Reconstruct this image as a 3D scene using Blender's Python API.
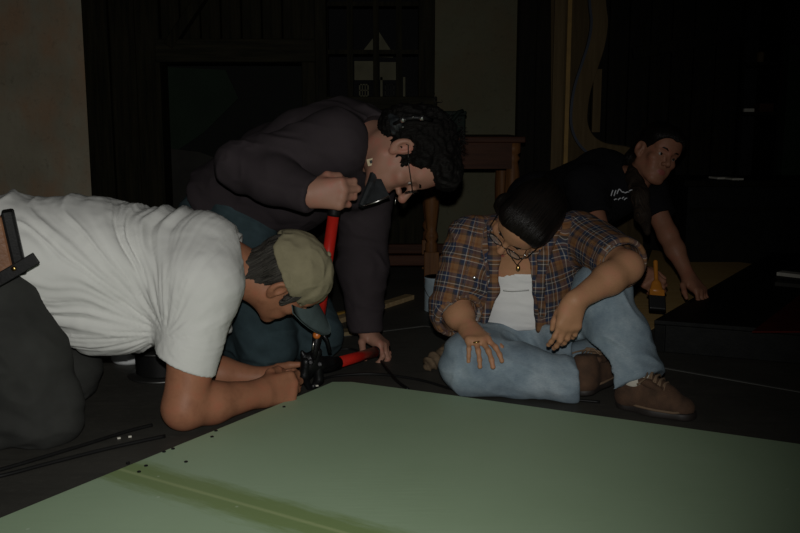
import bpy, bmesh, math, random
import numpy as np
from mathutils import Vector

scene = bpy.context.scene
for _o in list(bpy.data.objects):
    bpy.data.objects.remove(_o)
random.seed(7)

# ------------------------------------------------------------------ camera, light, exposure
CAM_H, PITCH, FPX = 0.78, math.radians(9.25), 900.0
cam_d = bpy.data.cameras.new('camera')
cam_d.sensor_width = 36.0
cam_d.lens = FPX * 36.0 / 800.0
cam_d.clip_start = 0.02
cam = bpy.data.objects.new('camera', cam_d)
scene.collection.objects.link(cam)
cam.location = (0, 0, CAM_H)
cam.rotation_euler = (math.radians(90) - PITCH, 0, 0)
scene.camera = cam

world = bpy.data.worlds.new('world')
scene.world = world
world.use_nodes = True
world.node_tree.nodes['Background'].inputs[0].default_value = (0.55, 0.6, 0.55, 1)
world.node_tree.nodes['Background'].inputs[1].default_value = 0.0012

scene.view_settings.view_transform = 'Standard'
scene.view_settings.look = 'None'
scene.view_settings.gamma = 1.0
scene.view_settings.use_curve_mapping = False
scene.view_settings.exposure = 0.0

fl_d = bpy.data.lights.new('camera_flash', 'SPOT')      # the camera's own flash, just above its lens
fl_d.energy = 118
fl_d.color = (1.0, 0.985, 0.945)
fl_d.spot_size = math.radians(84)
fl_d.spot_blend = 1.0
fl_d.shadow_soft_size = 0.012
flash = bpy.data.objects.new('camera_flash', fl_d)
scene.collection.objects.link(flash)
flash.location = (0.0, 0.02, CAM_H + 0.085)


def ray(px, py):
    u = (px - 400.0) / FPX
    v = (266.5 - py) / FPX
    s, c = math.sin(PITCH), math.cos(PITCH)
    return np.array((u, c + v * s, -s + v * c))


def P(px, py, Y):
    """World point at distance Y in front of the camera seen at a pixel."""
    r = ray(px, py)
    return np.array((0, 0, CAM_H)) + r * (Y / r[1])


def G(px, py, z=0.0):
    """World point at height z seen at a pixel."""
    r = ray(px, py)
    return np.array((0, 0, CAM_H)) + r * ((z - CAM_H) / r[2])


_aim = Vector(P(240, 290, 3.0)) - flash.location
flash.rotation_euler = _aim.to_track_quat('-Z', 'Y').to_euler()


# ------------------------------------------------------------------ helpers: materials
def srgb(r, g, b):
    f = lambda c: (c / 255 / 12.92) if c / 255 <= 0.04045 else ((c / 255 + 0.055) / 1.055) ** 2.4
    return (f(r), f(g), f(b), 1.0)


class NT:
    def __init__(s, name):
        s.m = bpy.data.materials.new(name)
        s.m.use_nodes = True
        s.t = s.m.node_tree
        s.b = s.t.nodes['Principled BSDF']

    def n(s, kind, **kw):
        nd = s.t.nodes.new(kind)
        for k, v in kw.items():
            if k.startswith('i_'):
                nd.inputs[k[2:].replace('_', ' ')].default_value = v
            else:
                setattr(nd, k, v)
        return nd

    def l(s, a, b):
        s.t.links.new(a, b)

    def coord(s, scale=(1, 1, 1), kind='Object', rot=(0, 0, 0)):
        tc = s.n('ShaderNodeTexCoord')
        mp = s.n('ShaderNodeMapping')
        mp.inputs['Scale'].default_value = scale
        mp.inputs['Rotation'].default_value = rot
        s.l(tc.outputs[kind], mp.inputs['Vector'])
        return mp.outputs['Vector']

    def noise(s, vec, scale, detail=4, rough=0.55):
        nd = s.n('ShaderNodeTexNoise')
        nd.inputs['Scale'].default_value = scale
        nd.inputs['Detail'].default_value = detail
        nd.inputs['Roughness'].default_value = rough
        s.l(vec, nd.inputs['Vector'])
        return nd.outputs['Fac']

    def ramp(s, fac, stops, interp='LINEAR'):
        nd = s.n('ShaderNodeValToRGB')
        cr = nd.color_ramp
        cr.interpolation = interp
        while len(cr.elements) < len(stops):
            cr.elements.new(0.5)
        for e, (p, c) in zip(cr.elements, sorted(stops, key=lambda q: q[0])):
            e.position = p
            e.color = c if len(c) == 4 else (*c, 1)
        s.l(fac, nd.inputs['Fac'])
        return nd.outputs['Color']

    def mix(s, fac, a, b, mode='MIX'):
        nd = s.n('ShaderNodeMix', data_type='RGBA', blend_type=mode)
        for sock, v in ((0, fac), (6, a), (7, b)):
            if hasattr(v, 'is_output'):
                s.l(v, nd.inputs[sock])
            else:
                nd.inputs[sock].default_value = v
        return nd.outputs[2]

    def bump(s, h, strength=0.3, dist=0.01):
        nd = s.n('ShaderNodeBump')
        nd.inputs['Strength'].default_value = strength
        nd.inputs['Distance'].default_value = dist
        s.l(h, nd.inputs['Height'])
        s.l(nd.outputs['Normal'], s.b.inputs['Normal'])


def mat(name, col, rough=0.7, var=0.18, nscale=18, stretch=(1, 1, 1), bump=0.0, bscale=None, metal=0.0, spec=0.5, sheen=0.0,
        col2=None, detail=4):
    """Surface whose colour wanders between col and a darker (or second) tone, with a fine bump."""
    k = NT(name)
    k.b.inputs['Roughness'].default_value = rough
    k.b.inputs['Metallic'].default_value = metal
    k.b.inputs['Specular IOR Level'].default_value = spec
    if sheen:
        k.b.inputs['Sheen Weight'].default_value = sheen
    v = k.coord(stretch)
    f = k.noise(v, nscale, detail)
    c2 = col2 or tuple(c * (1 - var) for c in col[:3]) + (1,)
    k.l(k.ramp(f, [(0.32, c2), (0.68, col)]), k.b.inputs['Base Color'])
    if bump:
        k.bump(k.noise(v, bscale or nscale * 4, 3), bump, 0.004)
    return k.m


# ------------------------------------------------------------------ helpers: meshes
def nrm(v):
    v = np.asarray(v, float)
    return v / (np.linalg.norm(v) + 1e-12)


def V3(*a):
    return np.array(a, float)


class MB:
    """Collects plain shapes into one mesh."""
    def __init__(s):
        s.v, s.f, s.m = [], [], []

    def add(s, v, f, mi=0):
        o = len(s.v)
        s.v += [tuple(map(float, p)) for p in v]
        s.f += [tuple(i + o for i in q) for q in f]
        s.m += [mi] * len(f)
        return s

    def box(s, lo, hi, mi=0):
        (a, b, c), (d, e, g) = lo, hi
        return s.add([(a, b, c), (d, b, c), (d, e, c), (a, e, c), (a, b, g), (d, b, g), (d, e, g), (a, e, g)],
                     [(0, 3, 2, 1), (4, 5, 6, 7), (0, 1, 5, 4), (1, 2, 6, 5), (2, 3, 7, 6), (3, 0, 4, 7)], mi)

    def obox(s, c, half, ax, ay, mi=0):
        """Oriented box: centre, half sizes, its x and y axes."""
        c = np.asarray(c, float)
        ax = nrm(ax)
        ay = nrm(np.asarray(ay, float) - ax * np.dot(ax, ay))
        az = np.cross(ax, ay)
        q = []
        for dz in (-1, 1):
            for dx, dy in ((-1, -1), (1, -1), (1, 1), (-1, 1)):
                q.append(c + ax * dx * half[0] + ay * dy * half[1] + az * dz * half[2])
        return s.add(q, [(0, 3, 2, 1), (4, 5, 6, 7), (0, 1, 5, 4), (1, 2, 6, 5), (2, 3, 7, 6), (3, 0, 4, 7)], mi)

    def prism(s, poly, z0, z1, mi=0):
        n = len(poly)
        v = [(x, y, z0) for x, y in poly] + [(x, y, z1) for x, y in poly]
        f = [tuple(range(n))[::-1], tuple(range(n, 2 * n))] + [(i, (i + 1) % n, n + (i + 1) % n, n + i) for i in range(n)]
        return s.add(v, f, mi)

    def prism_y(s, poly, y0, y1, mi=0):
        """poly in (x, z), extruded along y."""
        n = len(poly)
        v = [(x, y0, z) for x, z in poly] + [(x, y1, z) for x, z in poly]
        f = [tuple(range(n)), tuple(range(n, 2 * n))[::-1]] + [(i, n + i, n + (i + 1) % n, (i + 1) % n) for i in range(n)]
        return s.add(v, f, mi)

    def tube(s, pts, r, n=10, mi=0, closed=False):
        pts = [np.asarray(p, float) for p in pts]
        m = len(pts)
        rs = r if hasattr(r, '__len__') else [r] * m
        t = [nrm((pts[(i + 1) % m] if closed or i < m - 1 else pts[i]) - (pts[i - 1] if closed or i > 0 else pts[i])) for i in range(m)]
        a = np.cross(t[0], (0, 0, 1) if abs(t[0][2]) < 0.9 else (1, 0, 0))
        v, f = [], []
        for i in range(m):
            a = nrm(a - t[i] * np.dot(a, t[i]))
            b = np.cross(t[i], a)
            for j in range(n):
                q = 2 * math.pi * j / n
                v.append(pts[i] + rs[i] * (a * math.cos(q) + b * math.sin(q)))
        for i in range(m if closed else m - 1):
            i2 = (i + 1) % m
            for j in range(n):
                f.append((i * n + j, i * n + (j + 1) % n, i2 * n + (j + 1) % n, i2 * n + j))
        if not closed:
            f += [tuple(range(n))[::-1], tuple((m - 1) * n + j for j in range(n))]
        return s.add(v, f, mi)

    def lathe(s, prof, c=(0, 0, 0), n=28, mi=0, axis=(0, 0, 1)):
        """prof: (radius, height) from bottom to top, turned about an axis through c."""
        az = nrm(axis)
        ax = nrm(np.cross(az, (0, 1, 0.01)))
        ay = np.cross(az, ax)
        c = np.asarray(c, float)
        v, f = [], []
        for r, z in prof:
            for j in range(n):
                q = 2 * math.pi * j / n
                v.append(c + az * z + max(r, 1e-4) * (ax * math.cos(q) + ay * math.sin(q)))
        for i in range(len(prof) - 1):
            for j in range(n):
                f.append((i * n + j, i * n + (j + 1) % n, (i + 1) * n + (j + 1) % n, (i + 1) * n + j))
        f += [tuple(range(n))[::-1], tuple((len(prof) - 1) * n + j for j in range(n))]
        return s.add(v, f, mi)

    def build(s, name, mats, parent=None, smooth=False, bevel=0.0, origin=None):
        return link(name, np.array(s.v), s.f, mats, parent, smooth=smooth, bevel=bevel, origin=origin, fmat=s.m)


def link(name, V, F, mats, parent=None, smooth=True, bevel=0.0, origin=None, fmat=None, uv=None):
    """World-space vertices -> one linked mesh object; its origin is the parent's, or its own base."""
    V = np.asarray(V, float)
    if parent is not None:
        org = world_loc(parent)
    elif origin is not None:
        org = np.asarray(origin, float)
    else:
        lo, hi = V.min(0), V.max(0)
        org = np.array(((lo[0] + hi[0]) / 2, (lo[1] + hi[1]) / 2, lo[2]))
    me = bpy.data.meshes.new(name)
    if isinstance(F, np.ndarray):
        W = (V - org).astype(np.float32)
        me.vertices.add(len(W))
        me.vertices.foreach_set('co', W.ravel())
        me.loops.add(F.size)
        me.loops.foreach_set('vertex_index', F.astype(np.int32).ravel())
        me.polygons.add(len(F))
        me.polygons.foreach_set('loop_start', np.arange(0, F.size, 4, dtype=np.int32))
        me.update(calc_edges=True)
    else:
        me.from_pydata([tuple(p) for p in (V - org)], [], F)
    if uv is not None:
        lay = me.uv_layers.new(name='UVMap')
        li = np.empty(len(me.loops), np.int32)
        me.loops.foreach_get('vertex_index', li)
        lay.data.foreach_set('uv', uv[li].astype(np.float32).ravel())
    mats = mats if isinstance(mats, (list, tuple)) else [mats]
    for m in mats:
        me.materials.append(m)
    if fmat is not None and len(mats) > 1:
        me.polygons.foreach_set('material_index', np.asarray(fmat, np.int32))
    me.validate()
    o = bpy.data.objects.new(name, me)
    scene.collection.objects.link(o)
    if parent is not None:
        o.parent = parent
    else:
        o.location = org
    if smooth:
        me.polygons.foreach_set('use_smooth', [True] * len(me.polygons))
    if bevel:
        b = o.modifiers.new('bevel', 'BEVEL')
        b.width = bevel
        b.segments = 2
        b.limit_method = 'ANGLE'
    return o


def world_loc(o):
    w = np.zeros(3)
    while o is not None:
        w = w + np.array(o.location)
        o = o.parent
    return w


def tag(o, label, cat, group=None):
    o['label'] = label
    o['category'] = cat
    if group:
        o['group'] = group
    return o


def thing(name, loc, label, cat, group=None):
    o = bpy.data.objects.new(name, None)
    o.empty_display_size = 0.05
    scene.collection.objects.link(o)
    o.location = [float(x) for x in loc]
    return tag(o, label, cat, group)


def struct(o):
    if o.parent is None:
        o['kind'] = 'structure'
    return o


# ------------------------------------------------------------------ helpers: smooth solid modelling (distance fields -> one skin)
class Solid:
    def __init__(s, h=0.004):
        s.h, s.ops = h, []

    def cap(s, a, b, ra, rb=None, k=0.02, op='u', flat=None):
        """Tapered capsule; flat = (direction, factor) squashes its section."""
        a, b = np.asarray(a, float), np.asarray(b, float)
        rb = ra if rb is None else rb
        R = max(ra, rb) * (max(1.0, flat[1]) if flat else 1.0)
        lo, hi = np.minimum(a, b) - R, np.maximum(a, b) + R

        def fn(X, Y, Z):
            x, y, z = X - a[0], Y - a[1], Z - a[2]
            ba = b - a
            if flat:
                n = nrm(flat[0])
                g = (1.0 / flat[1] - 1.0)
                q = (x * n[0] + y * n[1] + z * n[2]) * g
                x, y, z = x + q * n[0], y + q * n[1], z + q * n[2]
                ba = ba + n * (np.dot(ba, n) * g)
            L = max(np.dot(ba, ba), 1e-9)
            t = np.clip((x * ba[0] + y * ba[1] + z * ba[2]) / L, 0, 1)
            d = np.sqrt((x - t * ba[0]) ** 2 + (y - t * ba[1]) ** 2 + (z - t * ba[2]) ** 2) - (ra + (rb - ra) * t)
            return d * (min(1.0, flat[1]) if flat else 1.0)
        s.ops.append((op, k, lo, hi, fn))
        return s

    def chain(s, pts, rs, k=0.02, op='u', flat=None):
        for i in range(len(pts) - 1):
            s.cap(pts[i], pts[i + 1], rs[i], rs[i + 1], k, op, flat)
        return s

    def ell(s, c, r, R=None, k=0.02, op='u'):
        c, r = np.asarray(c, float), np.asarray(r, float)
        R = np.eye(3) if R is None else np.asarray(R)
        ext = np.sqrt(((R * r[:, None]) ** 2).sum(0))
        lo, hi = c - ext, c + ext

        def fn(X, Y, Z):
            x, y, z = X - c[0], Y - c[1], Z - c[2]
            l = [x * R[i][0] + y * R[i][1] + z * R[i][2] for i in range(3)]
            k0 = np.sqrt((l[0] / r[0]) ** 2 + (l[1] / r[1]) ** 2 + (l[2] / r[2]) ** 2)
            k1 = np.sqrt((l[0] / r[0] ** 2) ** 2 + (l[1] / r[1] ** 2) ** 2 + (l[2] / r[2] ** 2) ** 2) + 1e-6
            return np.where(k0 < 0.2, -0.8 * min(r), k0 * (k0 - 1) / k1)
        s.ops.append((op, k, lo, hi, fn))
        return s

    def box(s, c, half, R=None, rr=0.005, k=0.01, op='u'):
        c, half = np.asarray(c, float), np.asarray(half, float)
        R = np.eye(3) if R is None else np.asarray(R)
        ext = np.abs(R * half[:, None]).sum(0)
        lo, hi = c - ext, c + ext

        def fn(X, Y, Z):
            x, y, z = X - c[0], Y - c[1], Z - c[2]
            q = [np.abs(x * R[i][0] + y * R[i][1] + z * R[i][2]) - half[i] + rr for i in range(3)]
            o = np.sqrt(np.maximum(q[0], 0) ** 2 + np.maximum(q[1], 0) ** 2 + np.maximum(q[2], 0) ** 2)
            return o + np.minimum(np.maximum(np.maximum(q[0], q[1]), q[2]), 0) - rr
        s.ops.append((op, k, lo, hi, fn))
        return s

    def cut(s, p, n, within=None):
        """Remove all that lies beyond p along n (only inside the ball `within` = (centre, radius))."""
        p, n = np.asarray(p, float), nrm(n)
        if within is None:
            lo, hi = V3(-9, -9, -9), V3(9, 9, 9)
        else:
            c, r = np.asarray(within[0], float), within[1]
            lo, hi = c - r, c + r

        def fn(X, Y, Z):
            d = -((X - p[0]) * n[0] + (Y - p[1]) * n[1] + (Z - p[2]) * n[2])
            if within is not None:
                b = np.sqrt((X - c[0]) ** 2 + (Y - c[1]) ** 2 + (Z - c[2]) ** 2) - r
                d = np.maximum(d, b)
            return d
        s.ops.append(('s', 0.004, lo, hi, fn))
        return s

    def mesh(s):
        h = s.h
        ul = [o for o in s.ops if o[0] == 'u']
        lo = np.min([o[2] for o in ul], 0) - 4 * h - 0.015
        hi = np.max([o[3] for o in ul], 0) + 4 * h + 0.015
        n = np.ceil((hi - lo) / h).astype(int) + 1
        D = np.full(n, 1.0, np.float32)
        ax = [(lo[i] + h * np.arange(n[i])).astype(np.float32) for i in range(3)]
        for op, k, l, u, fn in s.ops:
            m = k + 3 * h + 0.004
            i0 = np.clip(np.floor((l - m - lo) / h).astype(int), 0, n)
            i1 = np.clip(np.ceil((u + m - lo) / h).astype(int) + 1, 0, n)
            if (i1 <= i0).any():
                continue
            sl = tuple(slice(i0[i], i1[i]) for i in range(3))
            d = fn(ax[0][sl[0]][:, None, None], ax[1][sl[1]][None, :, None], ax[2][sl[2]][None, None, :]).astype(np.float32)
            a = D[sl]
            if op == 'u':
                if k > 0:
                    q = np.maximum(k - np.abs(a - d), 0) / k
                    D[sl] = np.minimum(a, d) - q * q * k * 0.25
                else:
                    D[sl] = np.minimum(a, d)
            else:
                d = -d
                if k > 0:
                    q = np.maximum(k - np.abs(a - d), 0) / k
                    D[sl] = np.maximum(a, d) + q * q * k * 0.25
                else:
                    D[sl] = np.maximum(a, d)
        return nets(D, lo, h)


def nets(D, lo, h):
    neg = (D < 0)
    cnt = np.zeros(tuple(np.array(D.shape) - 1), np.uint8)
    n8 = neg.astype(np.uint8)
    for dx in (0, 1):
        for dy in (0, 1):
            for dz in (0, 1):
                cnt += n8[dx:D.shape[0] - 1 + dx, dy:D.shape[1] - 1 + dy, dz:D.shape[2] - 1 + dz]
    cells = np.argwhere((cnt > 0) & (cnt < 8))
    ids = np.full(cnt.shape, -1, np.int32)
    ids[cells[:, 0], cells[:, 1], cells[:, 2]] = np.arange(len(cells))
    acc = np.zeros((len(cells), 3))
    num = np.zeros(len(cells))
    for axis in range(3):
        o1, o2 = [q for q in range(3) if q != axis]
        for p in (0, 1):
            for q in (0, 1):
                a = np.zeros(3, int)
                a[o1], a[o2] = p, q
                b = a.copy()
                b[axis] = 1
                va = D[cells[:, 0] + a[0], cells[:, 1] + a[1], cells[:, 2] + a[2]]
                vb = D[cells[:, 0] + b[0], cells[:, 1] + b[1], cells[:, 2] + b[2]]
                m = (va < 0) != (vb < 0)
                t = va[m] / (va[m] - vb[m])
                pt = np.tile(a.astype(float), (m.sum(), 1))
                pt[:, axis] = t
                acc[m] += pt
                num[m] += 1
    V = lo + h * (cells + acc / num[:, None])
    faces = []
    for axis in range(3):
        o1, o2 = (axis + 1) % 3, (axis + 2) % 3
        sa = [slice(None)] * 3
        sb = [slice(None)] * 3
        sa[axis], sb[axis] = slice(0, -1), slice(1, None)
        e = np.argwhere(neg[tuple(sa)] != neg[tuple(sb)])
        ok = (e[:, o1] > 0) & (e[:, o2] > 0) & (e[:, o1] < D.shape[o1] - 1) & (e[:, o2] < D.shape[o2] - 1)
        e = e[ok]
        q = []
        for d1, d2 in ((-1, -1), (0, -1), (0, 0), (-1, 0)):
            c = e.copy()
            c[:, o1] += d1
            c[:, o2] += d2
            q.append(ids[c[:, 0], c[:, 1], c[:, 2]])
        f = np.stack(q, 1)
        flip = ~neg[e[:, 0], e[:, 1], e[:, 2]]
        f[flip] = f[flip][:, ::-1]
        faces.append(f)
    F = np.concatenate(faces)
    F = F[(F >= 0).all(1)]
    return relax(V, F, 1), F


def relax(V, F, it=1, w=0.5):
    for _ in range(it):
        A = np.zeros_like(V)
        N = np.zeros(len(V))
        for i in range(4):
            j = (i + 1) % 4
            np.add.at(A, F[:, i], V[F[:, j]])
            np.add.at(N, F[:, i], 1)
            np.add.at(A, F[:, j], V[F[:, i]])
            np.add.at(N, F[:, j], 1)
        V = V * (1 - w) + w * A / np.maximum(N, 1)[:, None]
    return V


def normals(V, F):
    n = np.cross(V[F[:, 2]] - V[F[:, 0]], V[F[:, 3]] - V[F[:, 1]])
    N = np.zeros_like(V)
    for i in range(4):
        np.add.at(N, F[:, i], n)
    return N / (np.linalg.norm(N, axis=1)[:, None] + 1e-12)


def vnoise(p, seed=0):
    """Smooth value noise in -1..1 at points (n, 3)."""
    p = np.asarray(p, float)
    i = np.floor(p).astype(np.int64)
    f = p - i
    f = f * f * f * (f * (f * 6 - 15) + 10)
    out = np.zeros(len(p))
    for dx in (0, 1):
        for dy in (0, 1):
            for dz in (0, 1):
                q = ((i[:, 0] + dx) * 374761393 + (i[:, 1] + dy) * 668265263 + (i[:, 2] + dz) * 2147483647 + seed * 974711) & 0xffffffff
                q = ((q ^ (q >> 13)) * 1274126177) & 0xffffffff
                q = (q ^ (q >> 16)) & 0xffff
                w = (f[:, 0] if dx else 1 - f[:, 0]) * (f[:, 1] if dy else 1 - f[:, 1]) * (f[:, 2] if dz else 1 - f[:, 2])
                out += w * (q / 32767.5 - 1)
    return out


def ridge(p, seed=0):
    return 1 - 2 * np.abs(vnoise(p, seed))


def folds(V, F, amp, across, seed=0, scale=28.0, stretch=0.18):
    """Push a cloth skin in and out in creases that run across the direction `across`."""
    N = normals(V, F)
    a = nrm(across)
    along = np.dot(V, a)
    q = V * scale * stretch + np.outer(along, a) * scale * (1 - stretch)
    q = q + 0.7 * np.stack([vnoise(V * 9, seed + 5), vnoise(V * 9, seed + 6), vnoise(V * 9, seed + 7)], 1)
    d = ridge(q, seed) * 0.7 + vnoise(q * 2.1, seed + 1) * 0.3
    return V + N * (amp * d)[:, None]


def limb_uv(V, segs):
    """Cloth coordinates in metres: along and around the nearest of the segments (a, b, reference direction, radius)."""
    best = np.full(len(V), 1e9)
    uv = np.zeros((len(V), 2))
    for a, b, ref, r in segs:
        a, b = np.asarray(a, float), np.asarray(b, float)
        ba = b - a
        L = np.linalg.norm(ba)
        d = ba / L
        t = np.clip((V - a) @ d, -0.03, L + 0.03)
        q = V - a - np.outer(t, d)
        dist = np.linalg.norm(q, axis=1) / r
        e1 = nrm(np.asarray(ref, float) - d * np.dot(d, ref))
        e2 = np.cross(d, e1)
        ang = np.arctan2(q @ e2, q @ e1)
        m = dist < best
        best[m] = dist[m]
        uv[m, 0] = (V[m] - a) @ d
        uv[m, 1] = ang[m] * r
    return uv


# ------------------------------------------------------------------ people: heads and hands
class Frame:
    """Head frame: right, forward, up at a centre."""
    def __init__(s, c, fwd, up, k=1.0):
        s.c = np.asarray(c, float)
        s.F = nrm(fwd)
        up = np.asarray(up, float)
        s.U = nrm(up - s.F * np.dot(up, s.F))
        s.R = np.cross(s.F, s.U)
        s.k = k
        s.M = np.stack([s.R, s.F, s.U])

    def __call__(s, x, y, z):
        return s.c + s.k * (x * s.R + y * s.F + z * s.U)

    def d(s, x, y, z):
        return x * s.R + y * s.F + z * s.U

    def local(s, V):
        return (V - s.c) @ s.M.T / s.k


def head(S, f, fem=0.0, nose=1.0, jaw=1.0):
    k = f.k
    E = lambda c, r, kk=.02, op='u': S.ell(f(*c), np.array(r) * k, f.M, kk * k, op)
    C = lambda a, b, ra, rb, kk=.015, op='u': S.cap(f(*a), f(*b), ra * k, rb * k, kk * k, op)
    E((0, -.012, .036), (.073, .095, .088))                      # skull
    E((0, .03, -.035), (.060 - .004 * fem, .060, .078), .03)      # face
    for x in (-1, 1):
        C((x * .052 * jaw, .0, -.055), (x * .02, .07, -.098), .018, .016, .03)   # jaw line
        E((x * .042, .062, -.022), (.022, .02, .018), .02)        # cheekbone
        E((x * .03, .066, -.058), (.018, .018, .02), .02)
        C((x * .012, .086, .024), (x * .045, .070, .024), .010 - .003 * fem, .008, .014)   # brow ridge
    E((0, .072, -.098), (.020, .017, .017), .02)                  # chin
    E((0, .055, .055), (.055, .04, .04), .04)                     # forehead
    for x in (-1, 1):
        E((x * .031, .098, .003), (.017, .017, .011), .012, 's')  # eye socket
        C((x * .019, .0835, .0085), (x * .043, .076, .0075), .0066, .0058, .004)   # upper lid
        C((x * .020, .0815, -.0075), (x * .042, .0755, -.0065), .0055, .005, .005)  # lower lid
    C((0, .086, .016), (0, .112 * nose, -.026), .008, .0105, .012)   # nose
    E((0, .108 * nose, -.030), (.0105, .010, .009), .008)
    for x in (-1, 1):
        E((x * .012, .099, -.033), (.0085, .011, .008), .006)     # nostril wings
        E((x * .006, .104, -.042), (.004, .005, .004), .003, 's')
    E((0, .080 - .002 * fem, -.066), (.026 - .003 * fem, .015, .018), .015)                 # mouth mound
    E((0, .0925 - .002 * fem, -.0605), (.021 - .003 * fem, .007, .0048), .005)                # upper lip
    E((0, .0915 - .002 * fem, -.0705), (.018 - .003 * fem, .007, .0055), .005)                # lower lip
    C((-.022, .096, -.0655), (.022, .096, -.0655), .0022, .0022, .003, 's')
    for x in (-1, 1):                                             # ears
        R = np.stack([f.d(1, 0, 0) * .95 + f.d(0, x * .32, 0), f.d(0, 1, 0) * .95 - f.d(x * .32, 0, 0), f.U])
        E2 = lambda c, r, kk, op='u': S.ell(f(*c), np.array(r) * k, R, kk * k, op)
        E2((x * .076, -.012, -.004), (.010, .021, .032), .006)
        E2((x * .083, -.008, .002), (.008, .011, .017), .005, 's')
        E2((x * .074, -.004, -.030), (.007, .009, .010), .006)


def lips(f):
    def fn(V, F):
        c = f.local(V[F].mean(1))
        a = ((c[:, 0] / .021) ** 2 + ((c[:, 2] + .0655) / .0105) ** 2 < 1) & (c[:, 1] > .082)
        return a.astype(int)
    return fn


def face_parts(f, parent, body, brow, eye_w, iris, lash=None):
    """Eyeballs with an iris, eyebrows."""
    for x in (-1, 1):
        mb = MB()
        prof = [(0.0, -.0115)] + [(.0115 * math.cos(q), .0115 * math.sin(q)) for q in np.linspace(-1.4, 1.0, 9)]
        mb.lathe([(r * f.k, z * f.k) for r, z in prof], f(x * .031, .0745, .0015), 16, 0, f.F)
        mb.lathe([(.0062 * f.k, .0098 * f.k), (.0045 * f.k, .0112 * f.k), (.001, .0117 * f.k)], f(x * .031, .0745, .0015), 14, 1, f.F)
        mb.build('eye', [eye_w, iris], body, smooth=True)
        MB().tube([f(x * .013, .0965, .021), f(x * .024, .0955, .026), f(x * .036, .0900, .027), f(x * .048, .0770, .021)],
                  [.0022 * f.k, .0038 * f.k, .0033 * f.k, .0012 * f.k], 8).build('eyebrow', brow, body, smooth=True)


FING = [(.030, .043, .026, .020, .0088), (.010, .047, .030, .021, .0092), (-.010, .043, .028, .021, .0086), (-.029, .034, .021, .018, .0076)]


def hand(S, w, fd, n, t, curls, thumb=None, k=1.0, spread=0.0, wr=.026):
    """Palm, four fingers and a thumb on a wrist. fd: towards the fingers, n: out of the palm, t: thumb side.
    curls: four triples of joint bends in degrees. thumb: three directions in (t, f, n)."""
    w = np.asarray(w, float)
    fd = nrm(fd)
    n = nrm(np.asarray(n, float) - fd * np.dot(n, fd))
    t0 = np.cross(fd, n)
    t = t0 if np.dot(t0, t) > 0 else -t0
    at = lambda a, b, c: w + k * (a * t + b * fd + c * n)
    tips = []
    for (off, l1, l2, l3, r), cu in zip(FING, curls):
        kn = at(off, .088 - abs(off - .008) * .35, -.003)
        S.cap(at(off * .55, .012, .002), kn, .0155 * k, .0115 * k, .016)
        d0 = nrm(fd + t * (off * spread * 10))
        p = kn
        ang = 0
        rr = r * k
        for L, b in zip((l1, l2, l3), cu):
            ang += math.radians(b)
            d = d0 * math.cos(ang) + n * math.sin(ang)
            q = p + d * L * k
            S.cap(p, q, rr, rr * .92, .004 if p is not kn else .010)
            S.ell(q, (rr * 1.03,) * 3, None, .003)
            p, rr = q, rr * .92
        tips.append(p)
    S.cap(at(.0, .0, 0), at(0, .03, .004), wr * k, .026 * k, .02, flat=(n, .72))
    S.cap(at(.012, .03, .008), at(.018, .06, .006), .020 * k, .016 * k, .02, flat=(n, .8))
    th = thumb or [(.75, .6, .35), (.35, .9, .25), (.1, .95, .25)]
    p = at(.018, .014, .006)
    for (a, b, c), L, r0, r1 in zip(th, (.044, .034, .027), (.0155, .0118, .0105), (.0118, .0105, .0085)):
        d = nrm(a * t + b * fd + c * n)
        q = p + d * L * k
        S.cap(p, q, r0 * k, r1 * k, .012 if L > .04 else .005)
        p = q
    tips.append(p)
    return tips


FIST = [(70, 95, 55)] * 4
RELAX = [(18, 28, 18), (22, 30, 20), (26, 32, 22), (30, 34, 24)]
GRIP = [(55, 80, 45), (58, 82, 45), (60, 82, 45), (62, 82, 45)]


# ------------------------------------------------------------------ materials
def skin_mat(name, col, red, dark):
    k = NT(name)
    k.b.inputs['Roughness'].default_value = 0.52
    k.b.inputs['Specular IOR Level'].default_value = 0.22
    v = k.coord()
    f = k.noise(v, 22, 5, .6)
    g = k.noise(v, 160, 3)
    c = k.ramp(f, [(.3, dark), (.5, col), (.72, red)])
    c = k.mix(k.ramp(g, [(.45, (0, 0, 0, 1)), (.8, (.35, .35, .35, 1))]), c, dark)
    k.l(c, k.b.inputs['Base Color'])
    k.bump(k.noise(v, 300, 3), .12, .002)
    return k.m


M = {}
M['skin_tan'] = skin_mat('tanned_skin', (.29, .130, .072, 1), (.32, .120, .068, 1), (.235, .10, .055, 1))
M['skin_fair'] = skin_mat('fair_skin', (.29, .150, .105, 1), (.34, .125, .090, 1), (.27, .145, .098, 1))
M['skin_woman'] = skin_mat('light_tan_skin', (.37, .195, .105, 1), (.41, .185, .11, 1), (.33, .17, .09, 1))
M['skin_pale'] = skin_mat('pale_skin', (.25, .115, .070, 1), (.28, .105, .065, 1), (.22, .10, .06, 1))
M['lip'] = mat('lip_skin', (.27, .075, .06, 1), .5, .1)
M['eye_white'] = mat('eye_white', (.34, .31, .28, 1), .3, .05, spec=.2)
M['iris'] = mat('dark_iris', (.02, .014, .01, 1), .12, .1)


def hair_mat(name, col, col2, rough=.42, stretch=(60, 60, 8), spec=.5):
    k = NT(name)
    k.b.inputs['Roughness'].default_value = rough
    k.b.inputs['Specular IOR Level'].default_value = spec
    tc = k.n('ShaderNodeUVMap')
    mp = k.n('ShaderNodeMapping')
    mp.inputs['Scale'].default_value = (14, 520, 1)
    k.l(tc.outputs['UV'], mp.inputs['Vector'])
    f = k.noise(mp.outputs['Vector'], 1.0, 4, .65)
    k.l(k.ramp(f, [(.38, col), (.66, col2)]), k.b.inputs['Base Color'])
    k.bump(f, .9, .004)
    return k.m


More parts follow.
